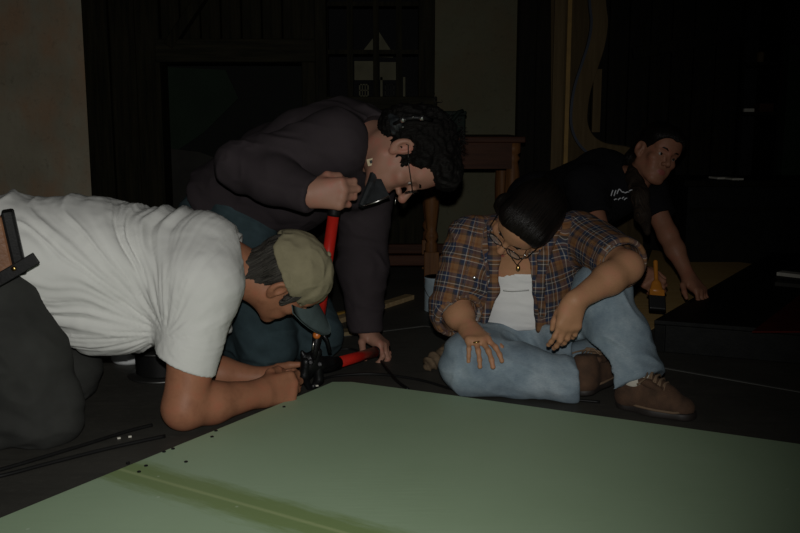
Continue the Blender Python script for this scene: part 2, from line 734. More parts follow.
M['hair_grey'] = hair_mat('dark_greying_hair', (.006, .0055, .005, 1), (.085, .078, .066, 1), .6, spec=.2)
M['hair_black'] = hair_mat('black_hair', (.003, .0027, .0025, 1), (.007, .006, .005, 1), .6, spec=.12)
M['hair_brown'] = hair_mat('dark_brown_hair', (.0035, .003, .0027, 1), (.010, .0075, .006, 1), .42, spec=.2)
M['hair_tail'] = hair_mat('brown_hair_tail', (.010, .007, .005, 1), (.035, .023, .015, 1), .6, spec=.15)


def cloth(name, col, var=.12, rough=.92, sheen=0.0, weave=900, ns=7, bump=.25):
    k = NT(name)
    k.b.inputs['Roughness'].default_value = rough
    k.b.inputs['Specular IOR Level'].default_value = .15
    k.b.inputs['Sheen Weight'].default_value = sheen
    v = k.coord()
    c2 = tuple(c * (1 - var) for c in col[:3]) + (1,)
    k.l(k.ramp(k.noise(v, ns, 5, .6), [(.35, c2), (.65, col)]), k.b.inputs['Base Color'])
    k.bump(k.noise(v, weave, 2), bump, .001)
    return k.m


M['tee'] = cloth('white_cotton', (.58, .585, .56, 1), .05)
M['tank'] = cloth('white_ribbed_cotton', (.66, .66, .65, 1), .05)
M['trouser_grey'] = cloth('charcoal_work_cotton', (.036, .037, .034, 1), .3)
M['hoodie'] = cloth('plum_fleece', (.034, .027, .030, 1), .18, weave=500)
M['jean_dark'] = cloth('dark_denim', (.034, .056, .064, 1), .35, ns=14)
M['black_tee'] = cloth('black_cotton', (.006, .006, .007, 1), .2)
M['black_jean'] = cloth('black_denim', (.008, .008, .010, 1), .2)
M['cap_khaki'] = cloth('khaki_cotton_twill', (.225, .20, .125, 1), .2, ns=16)
M['cap_visor'] = cloth('faded_teal_twill', (.075, .105, .105, 1), .25, ns=16)
M['sock'] = cloth('cream_sock_knit', (.5, .47, .4, 1), .1)
M['collar_dark'] = mat('dark_slate_lining', (.018, .021, .023, 1), .5, .5, 60)


def denim_light():
    k = NT('faded_light_denim')
    k.b.inputs['Roughness'].default_value = .9
    k.b.inputs['Specular IOR Level'].default_value = .15
    v = k.coord()
    c = k.ramp(k.noise(v, 9, 6, .65), [(.28, (.13, .175, .21, 1)), (.5, (.225, .285, .32, 1)), (.74, (.36, .42, .45, 1))])
    g = k.noise(k.coord((40, 40, 400)), 3, 3)
    c = k.mix(k.ramp(g, [(.35, (.35, .35, .35, 1)), (.7, (0, 0, 0, 1))]), c, (.07, .11, .17, 1))
    k.l(c, k.b.inputs['Base Color'])
    k.bump(k.noise(v, 500, 3), .3, .0015)
    return k.m


M['jean_light'] = denim_light()


def plaid():
    """Woven check: warp and weft run the same bands of tan, rust, navy and thin pale lines."""
    k = NT('brown_navy_plaid_flannel')
    k.b.inputs['Roughness'].default_value = .92
    k.b.inputs['Specular IOR Level'].default_value = .12
    uvn = k.n('ShaderNodeUVMap')
    sep = k.n('ShaderNodeSeparateXYZ')
    k.l(uvn.outputs['UV'], sep.inputs['Vector'])
    tan, rust, navy, pale, dk = (.21, .105, .045, 1), (.17, .07, .025, 1), (.022, .032, .065, 1), (.40, .37, .33, 1), (.045, .035, .03, 1)
    stops = [(0, tan), (.16, rust), (.24, tan), (.30, navy), (.41, pale), (.435, navy), (.56, dk), (.64, pale), (.665, dk), (.74, rust), (.80, pale), (.825, navy), (.93, dk)]
    cols = []
    for ax, per in (('X', .088), ('Y', .080)):
        d = k.n('ShaderNodeMath', operation='DIVIDE')
        d.inputs[1].default_value = per
        k.l(sep.outputs[ax], d.inputs[0])
        fr = k.n('ShaderNodeMath', operation='FRACT')
        k.l(d.outputs[0], fr.inputs[0])
        cols.append(k.ramp(fr.outputs[0], stops, 'CONSTANT'))
    c = k.mix(.5, cols[0], cols[1])
    v = k.coord()
    c = k.mix(k.ramp(k.noise(v, 30, 4), [(.35, (.25, .25, .25, 1)), (.7, (0, 0, 0, 1))]), c, (.03, .03, .035, 1))
    k.l(c, k.b.inputs['Base Color'])
    k.bump(k.noise(v, 700, 2), .3, .001)
    return k.m


M['plaid'] = plaid()
M['black_rubber'] = mat('black_rubber', (.007, .007, .007, 1), .5, .3, spec=.2)
M['black_leather'] = mat('black_leather', (.008, .008, .008, 1), .5, .3, 60, bump=.15, spec=.2)
M['tan_leather'] = mat('tan_leather', (.20, .085, .035, 1), .45, .4, 25, bump=.25)
M['suede'] = mat('brown_suede', (.085, .043, .022, 1), .9, .5, 30, bump=.4, bscale=260)
M['sole'] = mat('dark_rubber_sole', (.018, .014, .012, 1), .6, .2)
M['lace'] = mat('brown_lace', (.17, .11, .065, 1), .85, .2)
M['red_paint'] = mat('red_enamel', (.42, .016, .010, 1), .28, .18, 30)
M['steel_black'] = mat('blackened_steel', (.014, .014, .015, 1), .35, .3, 60, metal=.6, bump=.2)
M['steel'] = mat('worn_steel', (.42, .41, .39, 1), .3, .3, 60, metal=1.0)
M['steel_dull'] = mat('dull_spool_steel', (.10, .10, .095, 1), .45, .3, 30, metal=.9)
M['brass'] = mat('brass', (.5, .33, .12, 1), .3, .2, 60, metal=1.0)
M['gold'] = mat('gold', (.7, .48, .18, 1), .25, .1, 60, metal=1.0)
M['orange_plastic'] = mat('orange_plastic', (.45, .12, .015, 1), .35, .1)
M['orange_brush'] = mat('orange_brush_handle', (.46, .17, .02, 1), .4, .15)
M['glint'] = mat('chrome', (.9, .9, .9, 1), .30, .05, metal=1.0)
M['frame_metal'] = mat('dark_spectacle_metal', (.05, .045, .04, 1), .25, .1, metal=.8)
M['label'] = mat('beige_label', (.5, .42, .27, 1), .8, .2, 200)
M['ink'] = mat('dark_ink', (.02, .02, .02, 1), .8, .1)
M['print_white'] = mat('white_print', (.55, .57, .6, 1), .7, .3, 200)
k = NT('spectacle_glass')
k.b.inputs['Base Color'].default_value = (.6, .6, .6, 1)
k.b.inputs['Roughness'].default_value = 0.03
k.b.inputs['Alpha'].default_value = 0.10
M['lens'] = k.m


def floor_mat():
    k = NT('painted_stage_floor')
    k.b.inputs['Roughness'].default_value = .6
    k.b.inputs['Specular IOR Level'].default_value = .25
    v = k.coord()
    c = k.ramp(k.noise(v, 2.2, 6, .65), [(.3, (.030, .029, .025, 1)), (.7, (.058, .055, .047, 1))])
    c = k.mix(k.ramp(k.noise(v, 45, 5, .7), [(.55, (0, 0, 0, 1)), (.8, (.5, .5, .5, 1))]), c, (.09, .085, .075, 1))
    s = k.noise(k.coord((1.5, 22, 1)), 2, 4)
    c = k.mix(k.ramp(s, [(.5, (0, 0, 0, 1)), (.75, (.4, .4, .4, 1))]), c, (.02, .02, .018, 1))
    k.l(c, k.b.inputs['Base Color'])
    k.bump(k.noise(v, 60, 5), .25, .003)
    return k.m


M['floor'] = floor_mat()


def plaster(name, a, b, rust):
    k = NT(name)
    k.b.inputs['Roughness'].default_value = .9
    k.b.inputs['Specular IOR Level'].default_value = .2
    v = k.coord()
    c = k.ramp(k.noise(v, 1.6, 6, .6), [(.3, a), (.7, b)])
    c = k.mix(k.ramp(k.noise(k.coord((1.4, 1, .8)), 2.6, 4, .6), [(.46, (0, 0, 0, 1)), (.68, (.62, .62, .62, 1))]), c, rust)
    c = k.mix(k.ramp(k.noise(v, 26, 5, .75), [(.56, (0, 0, 0, 1)), (.75, (.55, .55, .55, 1))]), c, tuple(q * .55 for q in a[:3]) + (1,))
    k.l(c, k.b.inputs['Base Color'])
    k.bump(k.noise(v, 30, 6), .35, .01)
    return k.m


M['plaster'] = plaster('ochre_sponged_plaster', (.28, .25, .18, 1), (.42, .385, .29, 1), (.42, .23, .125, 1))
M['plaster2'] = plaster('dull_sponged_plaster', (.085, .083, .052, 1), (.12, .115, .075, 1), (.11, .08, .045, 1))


def planks(name, col, col2, axis='Z', rough=.75):
    k = NT(name)
    k.b.inputs['Roughness'].default_value = rough
    k.b.inputs['Specular IOR Level'].default_value = .12
    st = {'Z': (14, 14, .9), 'X': (.9, 14, 14), 'Y': (14, .9, 14)}[axis]
    f = k.noise(k.coord(st), 3.0, 6, .65)
    k.l(k.ramp(f, [(.34, col), (.68, col2)]), k.b.inputs['Base Color'])
    k.bump(f, .35, .006)
    return k.m


M['timber'] = planks('dark_stained_timber', (.0045, .0045, .002, 1), (.020, .017, .008, 1))
M['timber_x'] = planks('dark_stained_beam', (.006, .006, .003, 1), (.024, .021, .011, 1), 'X')
M['timber_black'] = planks('near_black_timber', (.004, .004, .003, 1), (.010, .009, .006, 1))
M['mahog'] = planks('reddish_brown_wood', (.030, .011, .006, 1), (.058, .022, .010, 1), 'X', .6)
M['turned'] = planks('amber_turned_wood', (.085, .036, .013, 1), (.16, .070, .025, 1), 'Z', .5)
M['pine'] = planks('raw_pine', (.22, .15, .075, 1), (.34, .25, .135, 1), 'X', .8)
M['pine_old'] = planks('old_pine', (.10, .075, .04, 1), (.18, .14, .075, 1), 'X', .8)
M['ply'] = planks('brown_hardboard', (.52, .33, .12, 1), (.62, .42, .18, 1), 'X', .8)
M['black_flat'] = mat('flat_black_scenic_paint', (.010, .0105, .010, 1), .6, .4, 20, bump=.2, spec=.12)
M['red_flat'] = mat('dark_red_scenic_paint', (.085, .009, .006, 1), .7, .4, 12, spec=.12)
M['green_back'] = mat('painted_dark_green_hill', (.012, .030, .014, 1), .9, .4, 3)
M['green_dark'] = mat('painted_black_green', (.004, .006, .004, 1), .9, .4, 3)
M['grey_back'] = mat('painted_grey_ground', (.035, .034, .028, 1), .9, .4, 5)
M['cream_back'] = mat('painted_cream', (.17, .16, .10, 1), .9, .3, 6)
M['black_back'] = mat('painted_night', (.006, .006, .007, 1), .9, .3, 3)
M['yellow'] = mat('yellow_strip_paint', (.30, .17, .025, 1), .6, .3, 14)
M['scroll'] = planks('bare_lauan_plywood', (.09, .062, .03, 1), (.13, .092, .046, 1), 'Z', .8)
M['scroll_dim'] = planks('brown_stained_plywood', (.055, .038, .018, 1), (.085, .06, .028, 1), 'Z', .8)
M['navy'] = mat('navy_painted_line', (.018, .026, .045, 1), .6, .2)
M['paper'] = mat('white_paper', (.55, .53, .46, 1), .85, .12, 30)
M['tin'] = mat('pale_blue_tin', (.34, .42, .47, 1), .4, .35, 14)
M['jug'] = mat('white_plastic', (.6, .62, .62, 1), .4, .08)
M['jug_blue'] = mat('dark_blue_label', (.05, .07, .12, 1), .5, .3, 30)
M['rag'] = cloth('tan_rag', (.15, .105, .065, 1), .5, ns=30)
M['green_metal'] = mat('dark_green_casing', (.008, .014, .010, 1), .7, .3, 30, spec=.15)
M['bristle'] = mat('paint_black_bristle', (.008, .008, .008, 1), .5, .3, 200)


# ------------------------------------------------------------------ the stage and its set walls
YW = 5.4


def X(px, Y=YW, py=150):
    return float(P(px, py, Y)[0])


def Zt(py, Y=YW):
    return float(P(400, py, Y)[2])


struct(MB().box((-4.5, -1.5, -.06), (4.5, 8.2, 0)).build('floor', M['floor']))
# seams between the floor sheets
for nm, a, b in (('trim_1', G(425, 326), G(800, 392)), ('trim_2', G(330, 338), G(425, 326))):
    d = nrm(b - a)
    e = a + d * 2.6 if nm == 'trim_1' else b
    struct(MB().obox((a + e) / 2 + V3(0, 0, .001), (np.linalg.norm(e - a) / 2, .006, .0012), d, np.cross((0, 0, 1), d)).build(nm, mat('pale_floor_seam', (.075, .075, .068, 1), .7, .4, 8)))
WH = 3.2
struct(MB().box((-4.2, YW, 0), (X(97), YW + .12, WH)).build('wall_left', M['plaster']))
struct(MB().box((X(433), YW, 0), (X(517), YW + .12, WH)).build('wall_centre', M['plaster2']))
# dark timber posts and planks beside the opening
n = 0
trims = []


def trim(mb, m, bevel=.006):
    global n
    n += 1
    return struct(mb.build('trim_%d' % (n + 2), m, bevel=bevel))


for a, b, d in ((94, 118, .09), (118.6, 143, .07), (143.5, 167, .08)):
    trim(MB().box((X(a), YW - d, 0), (X(b), YW + .1, WH)), M['timber'])
zl0, zl1 = Zt(63), Zt(40)
trim(MB().box((X(163), YW - .09, zl0), (X(318), YW + .1, zl1)), M['timber_x'])
for a, b, d in ((304, 318, .06), (318, 329, .105)):
    trim(MB().box((X(a), YW - d, 0), (X(b), YW + .1, WH)), M['timber'])
xx = np.linspace(X(165), X(305), 8)
for a, b in zip(xx[:-1], xx[1:]):
    trim(MB().box((a + .004, YW - .01, zl1 - .01), (b - .004, YW + .05, WH)), M['timber'])
a, b = P(172, 42, YW - .05), P(212, -18, YW - .05)
dd = nrm(b - a)
trim(MB().obox((a + dd * .75), (.78, .045, .03), dd, (0, 1, 0)), M['timber'])
# painted landscape seen through the opening
bk = thing('painted_backdrop', (X(235), 6.35, 0), 'dark green painted hill backdrop seen through the low timber opening', 'backdrop')
MB().box((X(120, 6.4), 6.40, 0), (X(330, 6.4), 6.44, 2.6)).build('night_panel', M['green_dark'], bk)
hl = [(X(150, 6.38), 0), (X(150, 6.38), Zt(66, 6.38)), (X(228, 6.38), Zt(70, 6.38)), (X(240, 6.38), Zt(98, 6.38)), (X(205, 6.38), Zt(132, 6.38)), (X(178, 6.38), Zt(150, 6.38)), (X(176, 6.38), 0)]
MB().prism_y(hl, 6.375, 6.40).build('hill', M['green_back'], bk)
gr = [(X(150, 6.36), 0), (X(150, 6.36), Zt(146, 6.36)), (X(200, 6.36), Zt(152, 6.36)), (X(260, 6.36), Zt(175, 6.36)), (X(300, 6.36), Zt(180, 6.36)), (X(320, 6.36), 0)]
MB().prism_y(gr, 6.35, 6.375).build('ground', M['grey_back'], bk)
# window with small panes
w = MB()
zs0, zs1 = Zt(110), Zt(97)
w.box((X(329), YW - .13, zs0), (X(436), YW + .1, zs1))
sill = w
frame = MB()
frame.box((X(418), YW - .05, zs1), (X(434), YW + .1, WH))
frame.box((X(329), YW - .03, Zt(-60)), (X(434), YW + .08, Zt(-78)))
win = struct(MB().box((X(328), YW - .02, 0), (X(434), YW + .1, zs0)).build('wall_back', M['timber']))
win = struct(frame.build('window_1', M['timber'], bevel=.004))
for px in (326.5, 351, 376.5, 399):
    MB().box((X(px) - .017, YW - .02, zs1), (X(px) + .017, YW + .03, Zt(-60))).build('muntin', M['timber'], win)
for py in (52, 4, -28):
    MB().box((X(329), YW - .012, Zt(py) - .012), (X(420), YW + .024, Zt(py) + .012)).build('muntin', M['timber'], win)
sill.build('window_sill', M['timber_x'], win, bevel=.006)
# the painted cottage beyond the window
YB = 6.5
cs = thing('painted_cottage_flat', (X(378, YB), YB, 0), 'painted cottage with cream gable and small windows seen through the paned window', 'scenery')
MB().box((X(290, YB), YB + .03, 0), (X(440, YB), YB + .06, 2.6)).build('night_panel', M['black_back'], cs)
pz = lambda l, y0, y1: MB().prism_y([(X(a, YB), Zt(b, YB)) for a, b in l], y0, y1)
pz([(364, 50), (391, 50), (379, 31)], YB + .01, YB + .03).build('gable', M['cream_back'], cs)
pz([(355, 80), (376, 80), (376, 61), (355, 61)], YB + .01, YB + .03).build('wall_panel', M['cream_back'], cs)
pz([(380, 80), (396, 80), (396, 62), (380, 62)], YB + .01, YB + .03).build('wall_panel', M['cream_back'], cs)
for a in (348, 380.5, 403):
    pz([(a, 98), (a + 2.2, 98), (a + 2.2, 77), (a, 77)], YB + .01, YB + .03).build('corner_strip', M['cream_back'], cs)
pz([(360, 56), (393, 57.5), (393, 56), (360, 54.5)], YB + .005, YB + .03).build('beam_highlight', M['cream_back'], cs)
for a in (359.5, 385):
    mb = MB()
    for (u0, u1, v0, v1) in ((0, 9.5, 84, 85.2), (0, 9.5, 95.5, 96.7), (0, 1.2, 84, 96.7), (8.3, 9.5, 84, 96.7), (2.9, 3.6, 84, 96.7), (5.7, 6.4, 84, 96.7), (0, 9.5, 89.8, 90.7)):
        mb.prism_y([(X(a + u0, YB), Zt(v1, YB)), (X(a + u1, YB), Zt(v1, YB)), (X(a + u1, YB), Zt(v0, YB)), (X(a + u0, YB), Zt(v0, YB))], YB, YB + .03)
    mb.build('window', M['cream_back'] if a < 370 else M['grey_back'], cs)
# dark post right of the plaster, dark plank wall beyond
for a, b, d in ((514.5, 532, .10), (532, 551, .08)):
    trim(MB().box((X(a), YW - d, 0), (X(b), YW + .1, WH)), M['timber_black'])
xs = [551, 590, 606, 626, 647, 668, 690, 712, 736]
for a, b in zip(xs[:-1], xs[1:]):
    trim(MB().box((X(a) + .003, YW + .02, 0), (X(b) - .003, YW + .1, WH)), M['timber_black'], .004)
trim(MB().obox((P(690, 43, YW)), (.34, .02, .035), P(735, 34, YW) - P(650, 50, YW), (0, 1, 0)), M['timber_black'])
struct(MB().box((X(730), YW + .35, 0), (4.4, YW + .47, WH)).build('wall_right', M['black_back']))

# tall scenery piece with a scrolled edge
YS = 5.28
sc = thing('scenery_panel', (X(575, YS), YS, 0), 'tall plywood scenery panel with a curling edge and a yellow strip', 'scenery')
edge = [(604, -60), (606, 0), (608, 22), (605, 45), (598, 68), (591, 90), (588, 108), (588, 124), (594, 136), (606, 143), (625, 146), (640, 150)]


def smooth_path(pts, m=6):
    pts = [np.array(p, float) for p in pts]
    out = []
    for i in range(len(pts) - 1):
        p0, p1, p2, p3 = pts[max(i - 1, 0)], pts[i], pts[i + 1], pts[min(i + 2, len(pts) - 1)]
        for j in range(m):
            t = j / m
            out.append(.5 * (2 * p1 + (p2 - p0) * t + (2 * p0 - 5 * p1 + 4 * p2 - p3) * t * t + (3 * p1 - p0 - 3 * p2 + p3) * t ** 3))
    return out + [pts[-1]]


def W2(p, Y):
    return (X(p[0], Y, p[1]), Zt(p[1], Y))


ed = smooth_path(edge)
poly = [W2(p, YS) for p in ed] + [W2((640, 330), YS), W2((549, 330), YS), W2((551, -60), YS)]
poly = [(x, max(z, 0.0)) for x, z in poly]
MB().prism_y(poly, YS, YS + .02).build('panel', M['scroll_dim'], sc)


def band(pts, off0, off1, y0, y1, name, m):
    mb = MB()
    l, r = [], []
    for i, p in enumerate(pts):
        d = nrm(pts[min(i + 1, len(pts) - 1)] - pts[max(i - 1, 0)])
        nn = np.array((d[1], -d[0]))
        l.append(W2(p + nn * off0, YS))
        r.append(W2(p + nn * off1, YS))
    for i in range(len(pts) - 1):
        mb.prism_y([l[i], r[i], r[i + 1], l[i + 1]], y0, y1)
    return mb.build(name, m, sc)


band(ed, -16, -1, YS - .02, YS, 'scrolled_rim', M['scroll'])
band(ed, -18.5, -16, YS - .024, YS, 'painted_line', M['navy'])
MB().box((X(550.5, YS), YS - .018, 0), (X(561, YS), YS, 2.6)).build('edge_board', M['scroll'], sc)
MB().box((X(563.5, YS), YS - .012, 0), (X(567.5, YS), YS, 2.4)).build('yellow_strip', M['yellow'], sc)
MB().box((X(592, YS), YS + .02, Zt(132)), (X(600, YS), YS + .05, Zt(70))).build('back_strip', M['scroll'], sc)

# long low ledge and cabinet in the dark at the right
lg = thing('low_ledge', (X(735, 5.0), 5.0, 0), 'long dark low ledge along the black plank wall', 'ledge')
MB().box((X(686, 4.85), 4.85, Zt(187, 4.85)), (3.4, 5.3, Zt(180, 4.85))).build('top', M['timber_black'], lg, bevel=.006)
MB().box((X(690, 4.9), 4.9, 0), (3.4, 5.25, Zt(187, 4.85))).build('front_panel', M['black_flat'], lg)
MB().box((X(694, 4.88), 4.885, Zt(212, 4.88)), (3.3, 4.9, Zt(208, 4.88))).build('rail', M['timber_black'], lg)
sh = thing('shelf_unit', (X(760, 5.3), 5.3, 0), 'tall black shelf unit standing in the dark beyond the ledge', 'shelf')
for a in (735, 772):
    MB().box((X(a, 5.4), 5.36, Zt(180, 5.3)), (X(a + 3, 5.4), 5.7, 2.2)).build('upright', M['timber_black'], sh)
for b in (112, 62):
    MB().box((X(736, 5.4), 5.36, Zt(b + 3, 5.36)), (X(773, 5.4), 5.7, Zt(b, 5.36))).build('shelf', M['timber_black'], sh)
MB().box((X(783, 5.3), 5.3, Zt(178, 5.3)), (X(850, 5.3), 5.55, Zt(45, 5.3))).build('side_panel', M['green_back'], sh)


# ------------------------------------------------------------------ people
def hair_uv(f, V):
    c = f.local(V) - np.array((0, -.03, .0))
    r = np.linalg.norm(c, axis=1) + 1e-6
    return np.stack([np.arccos(np.clip(c[:, 2] / r, -1, 1)) * .1, np.arctan2(c[:, 0], -c[:, 1]) * .1], 1)


def add(S, name, mats, parent, amp=None, uv=None, fmat=None, extra=None):
    V, F = S.mesh()
    if amp:
        V = folds(V, F, *amp)
    if extra:
        V = extra(V, F)
    U = uv(V) if uv else None
    return link(name, V, F, mats, parent, uv=U, fmat=fmat(V, F) if fmat else None)


def mid(a, b, t=.5):
    return np.asarray(a) * (1 - t) + np.asarray(b) * t


def sneaker(parent, heel, toe, up, k=1.0, name='shoe', col='suede', laces=True):
    """Low lace-up leather shoe: upper, sole, laces."""
    heel, toe = np.asarray(heel, float), np.asarray(toe, float)
    fd = nrm(toe - heel)
    up = nrm(np.asarray(up, float) - fd * np.dot(up, fd))
    sd = np.cross(fd, up)
    L = np.linalg.norm(toe - heel)
    A = lambda f_, s_, u_: heel + fd * f_ * L + sd * s_ * k + up * u_ * k
    M3 = np.stack([sd, fd, up])
    S = Solid(.0035)
    S.cap(A(.13, 0, .035), A(.16, 0, .075), .035 * k, .036 * k, .02)
    S.cap(A(.13, 0, .035), A(.5, 0, .035), .034 * k, .037 * k, .03)
    S.cap(A(.5, .002, .030), A(.84, .004, .026), .042 * k, .034 * k, .03, flat=(up, .85))
    S.cap(A(.25, 0, .08), A(.62, 0, .048), .028 * k, .026 * k, .03)
    S.cut(A(.5, 0, .012), -up)
    S.cut(A(.2, 0, .108), up + fd * .15)
    o = add(S, name, M[col], parent)
    S = Solid(.0035)
    S.cap(A(.12, 0, .01), A(.5, 0, .01), .036 * k, .038 * k, .03)
    S.cap(A(.5, .002, .01), A(.85, .004, .01), .044 * k, .037 * k, .03)
    S.cut(A(.5, 0, .020), up)
    S.cut(A(.5, 0, .0), -up)
    add(S, 'sole', M['sole'], o)
    if laces:
        for s_ in (-1, 1):
            Se = Solid(.003)
            Se.chain([A(.30, s_ * .030, .088), A(.42, s_ * .029, .082), A(.56, s_ * .026, .068), A(.66, s_ * .020, .056)], [.010, .0105, .0095, .007], .008)
            add(Se, 'eyestay', M[col], o)
        MB().tube([A(.10, -.020, .022), A(.3, -.038, .021), A(.55, -.045, .021), A(.80, -.038, .021), A(.93, -.018, .021), A(.95, .004, .021), A(.93, .024, .021), A(.80, .044, .021), A(.55, .048, .021), A(.3, .040, .021), A(.10, .022, .021)], .0035 * k, 6).build('welt', M['lace'], o, smooth=True)
        mb = MB()
        for i in range(5):
            t = .36 + i * .06
            h = .113 - i * .0082
            mb.tube([A(t, -.026, h - .012), A(t + .01, -.012, h), A(t + .02, .012, h), A(t + .03, .026, h - .012)], .0026 * k, 6)
            mb.tube([A(t, .026, h - .012), A(t + .01, .012, h + .002), A(t + .02, -.012, h + .002), A(t + .03, -.026, h - .012)], .0026 * k, 6)
        for s_ in (-1, 1):
            mb.tube([A(.36, 0, .11)] + [A(.36 + .05 * math.sin(q), s_ * (.012 + .028 * (1 - math.cos(q)) / 2 + .01 * q), .112 - .007 * q) for q in (.5, 1.2, 2, 2.8, 3.4)], .0026 * k, 6)
        mb.build('lace', M['lace'], o, smooth=True)
    return o


def spectacles(f, parent, name='eyeglasses'):
    mb = MB()
    fr = None
    rims = []
    for x in (-1, 1):
        ring = [f(x * .033 + .0235 * math.cos(q), .108 - .012 * abs(.0235 * math.cos(q) * x + .01) / .03 * .3, .000 + .0165 * math.sin(q)) for q in np.linspace(0, 2 * math.pi, 21)[:-1]]
        mb.tube(ring, .0015 * f.k, 6, closed=True)
        rims.append(ring)
        mb.tube([f(x * .056, .104, .005), f(x * .070, .088, .006), f(x * .078, .03, .006), f(x * .079, -.012, .012), f(x * .078, -.025, -.004)], .0016 * f.k, 6)
    mb.tube([f(-.0105, .109, .004), f(0, .113, .007), f(.0105, .109, .004)], .0015 * f.k, 6)
    fr = mb.build(name, M['frame_metal'], parent, smooth=True)
    for ring in rims:
        c = np.mean(ring, 0)
        mb = MB()
        a = [p + f.F * .0006 for p in ring]
        b = [p - f.F * .0006 for p in ring]
        n = len(ring)
        mb.add(a + b, [tuple(range(n)), tuple(range(n, 2 * n))[::-1]] + [(i, n + i, n + (i + 1) % n, (i + 1) % n) for i in range(n)])
        mb.build('lens', M['lens'], fr)
    return fr


# ---- person in white T-shirt and cap, on knees and elbows
def man_in_cap():
    hip, she = P(-16, 258, 2.25), P(182, 263, 2.42)
    head_f = Frame(P(285, 277, 2.45), (.48, .30, -.82), (.83, -.20, .50), 1.05)
    rSh, rEl, rWr = P(203, 287, 2.25), P(184, 408, 2.185), P(262, 393, 2.35)
    lSh, lEl, lWr = P(205, 258, 2.56), P(198, 370, 2.56), P(262, 379, 2.585)
    rHip, rKn, rAn = P(-22, 292, 2.14), P(42, 408, 2.13), P(-85, 422, 2.05)
    lHip, lKn, lAn = P(-5, 275, 2.36), P(62, 372, 2.42), P(-55, 382, 2.38)
    fw = nrm(she - hip)
    base = ((hip[0] + she[0]) / 2, (hip[1] + she[1]) / 2, 0)
    t = thing('person', base, 'person in a white T-shirt and khaki cap crouched on elbows at the green board', 'person')
    # body
    S = Solid(.0038)
    head(S, head_f, 0, 1.05)
    nk = P(222, 260, 2.44)
    S.cap(nk, head_f(0, -.02, -.06), .066, .058, .03)
    S.cap(head_f(0, .01, -.05), mid(nk, she, .2), .052, .07, .03)
    S.chain([hip, mid(hip, she), she], [.125, .12, .125], .05)
    S.cap(lSh, rSh, .065, .065, .05)
    S.chain([rSh, mid(rSh, rEl), rEl], [.062, .061, .053], .03)
    S.chain([rEl, mid(rEl, rWr, .35), rWr], [.053, .053, .034], .02)
    S.chain([lSh, lEl], [.06, .046], .03)
    S.chain([lEl, mid(lEl, lWr, .35), lWr], [.046, .047, .031], .02)
    for h_, k_, a_ in ((rHip, rKn, rAn), (lHip, lKn, lAn)):
        S.chain([h_, k_], [.085, .058], .03)
        S.chain([k_, mid(k_, a_, .4), a_], [.055, .055, .038], .02)
    hd = P(300, 386, 2.42) - rWr
    hand(S, rWr, hd, (-.35, .9, -.25), (.2, .1, 1), [(38, 92, 55), (42, 92, 55), (46, 92, 55), (50, 92, 55)], [(.6, .7, .5), (.1, .9, .5), (-.2, .8, .6)], 1.12, wr=.031)
    hd2 = P(300, 375, 2.60) - lWr
    hand(S, lWr, hd2, (.25, -.85, -.3), (.1, .1, 1), [(60, 75, 40), (62, 76, 40), (64, 76, 40), (66, 76, 40)], [(.6, .8, .2), (.25, .95, .2), (.1, 1, .2)], 1.05, wr=.031)
    body = add(S, 'body', [M['skin_tan'], M['lip']], t, fmat=lips(head_f))
    face_parts(head_f, t, body, M['hair_grey'], M['eye_white'], M['iris'])
    # hair round the back of the head, below the cap
    S = Solid(.0035)
    f = head_f
    S.ell(f(0, -.018, .028), np.array((.081, .100, .090)), f.M, .01)
    S.ell(f(0, -.060, -.055), np.array((.060, .050, .055)), f.M, .03)
    S.cut(f(0, .028, 0), f.d(0, 1, -.25))
    S.cut(f(0, -.02, .040), f.d(0, .18, 1))
    for x in (-1, 1):
        S.ell(f(x * .085, .002, -.012), (.03, .030, .042), f.M, .008, 's')
        S.cap(f(x * .073, .032, .035), f(x * .071, .03, -.018), .009, .007, .01)

    def tuft(V, F):
        c = f.local(V)
        q = np.stack([np.arctan2(c[:, 0], -c[:, 1]) * 9, c[:, 2] * 16, c[:, 1] * 0], 1)
        return V + normals(V, F) * (.0045 * vnoise(q, 3) + .002 * vnoise(q * 3.1, 4))[:, None]
    add(S, 'hair', M['hair_grey'], t, uv=lambda V: hair_uv(f, V), extra=tuft)
    # cap
    S = Solid(.0035)
    S.ell(f(0, -.008, .040), np.array((.090, .117, .098)), f.M, .01)
    S.cut(f(0, .0, .018), f.d(0, -.18, -1))
    S.ell(f(0, -.006, .02), np.array((.083, .106, .095)), f.M, .004, 's')
    S.ell(f(0, -.115, .026), np.array((.042, .03, .036)), f.M, .004, 's')

    def cap_folds(V, F):
        c = f.local(V)
        az = np.arctan2(c[:, 0], c[:, 1])
        seam = -np.exp(-((((az / (math.pi / 3) + .5) % 1) - .5) * 40 * np.hypot(c[:, 0], c[:, 1]) / .09 / 6) ** 2 * 3) * .0018
        return V + normals(V, F) * (seam + .0035 * vnoise(V * 26, 8) + .002 * ridge(V * 40, 9))[:, None]
    cp = add(S, 'cap', M['cap_khaki'], t, extra=cap_folds)
    MB().lathe([(.008, 0), (.007, .004), (.002, .006)], f(0, -.004, .137), 14, 0, f.U).build('button', M['cap_khaki'], cp, smooth=True)
    mb = MB()
    top, bot = [], []
    na, nr = 15, 6
    for j in range(nr):
        for i in range(na):
            a = -1.15 + 2.3 * i / (na - 1)
            r0 = V3(.087 * math.sin(a), .107 * math.cos(a), 0)
            ext = .098 * max(0.0, math.cos(a * 1.28)) ** .7 * j / (nr - 1)
            x, y = r0[0] * (1 + .12 * j / nr), r0[1] + ext
            z = .030 - .9 * x * x * 4.2 - .12 * ext
            top.append(f(x, y, z))
            bot.append(f(x, y, z - .003))
    ff = []
    n0 = na * nr
    for j in range(nr - 1):
        for i in range(na - 1):
            q = (j * na + i, j * na + i + 1, (j + 1) * na + i + 1, (j + 1) * na + i)
            ff += [q[::-1], tuple(n0 + w for w in q)]
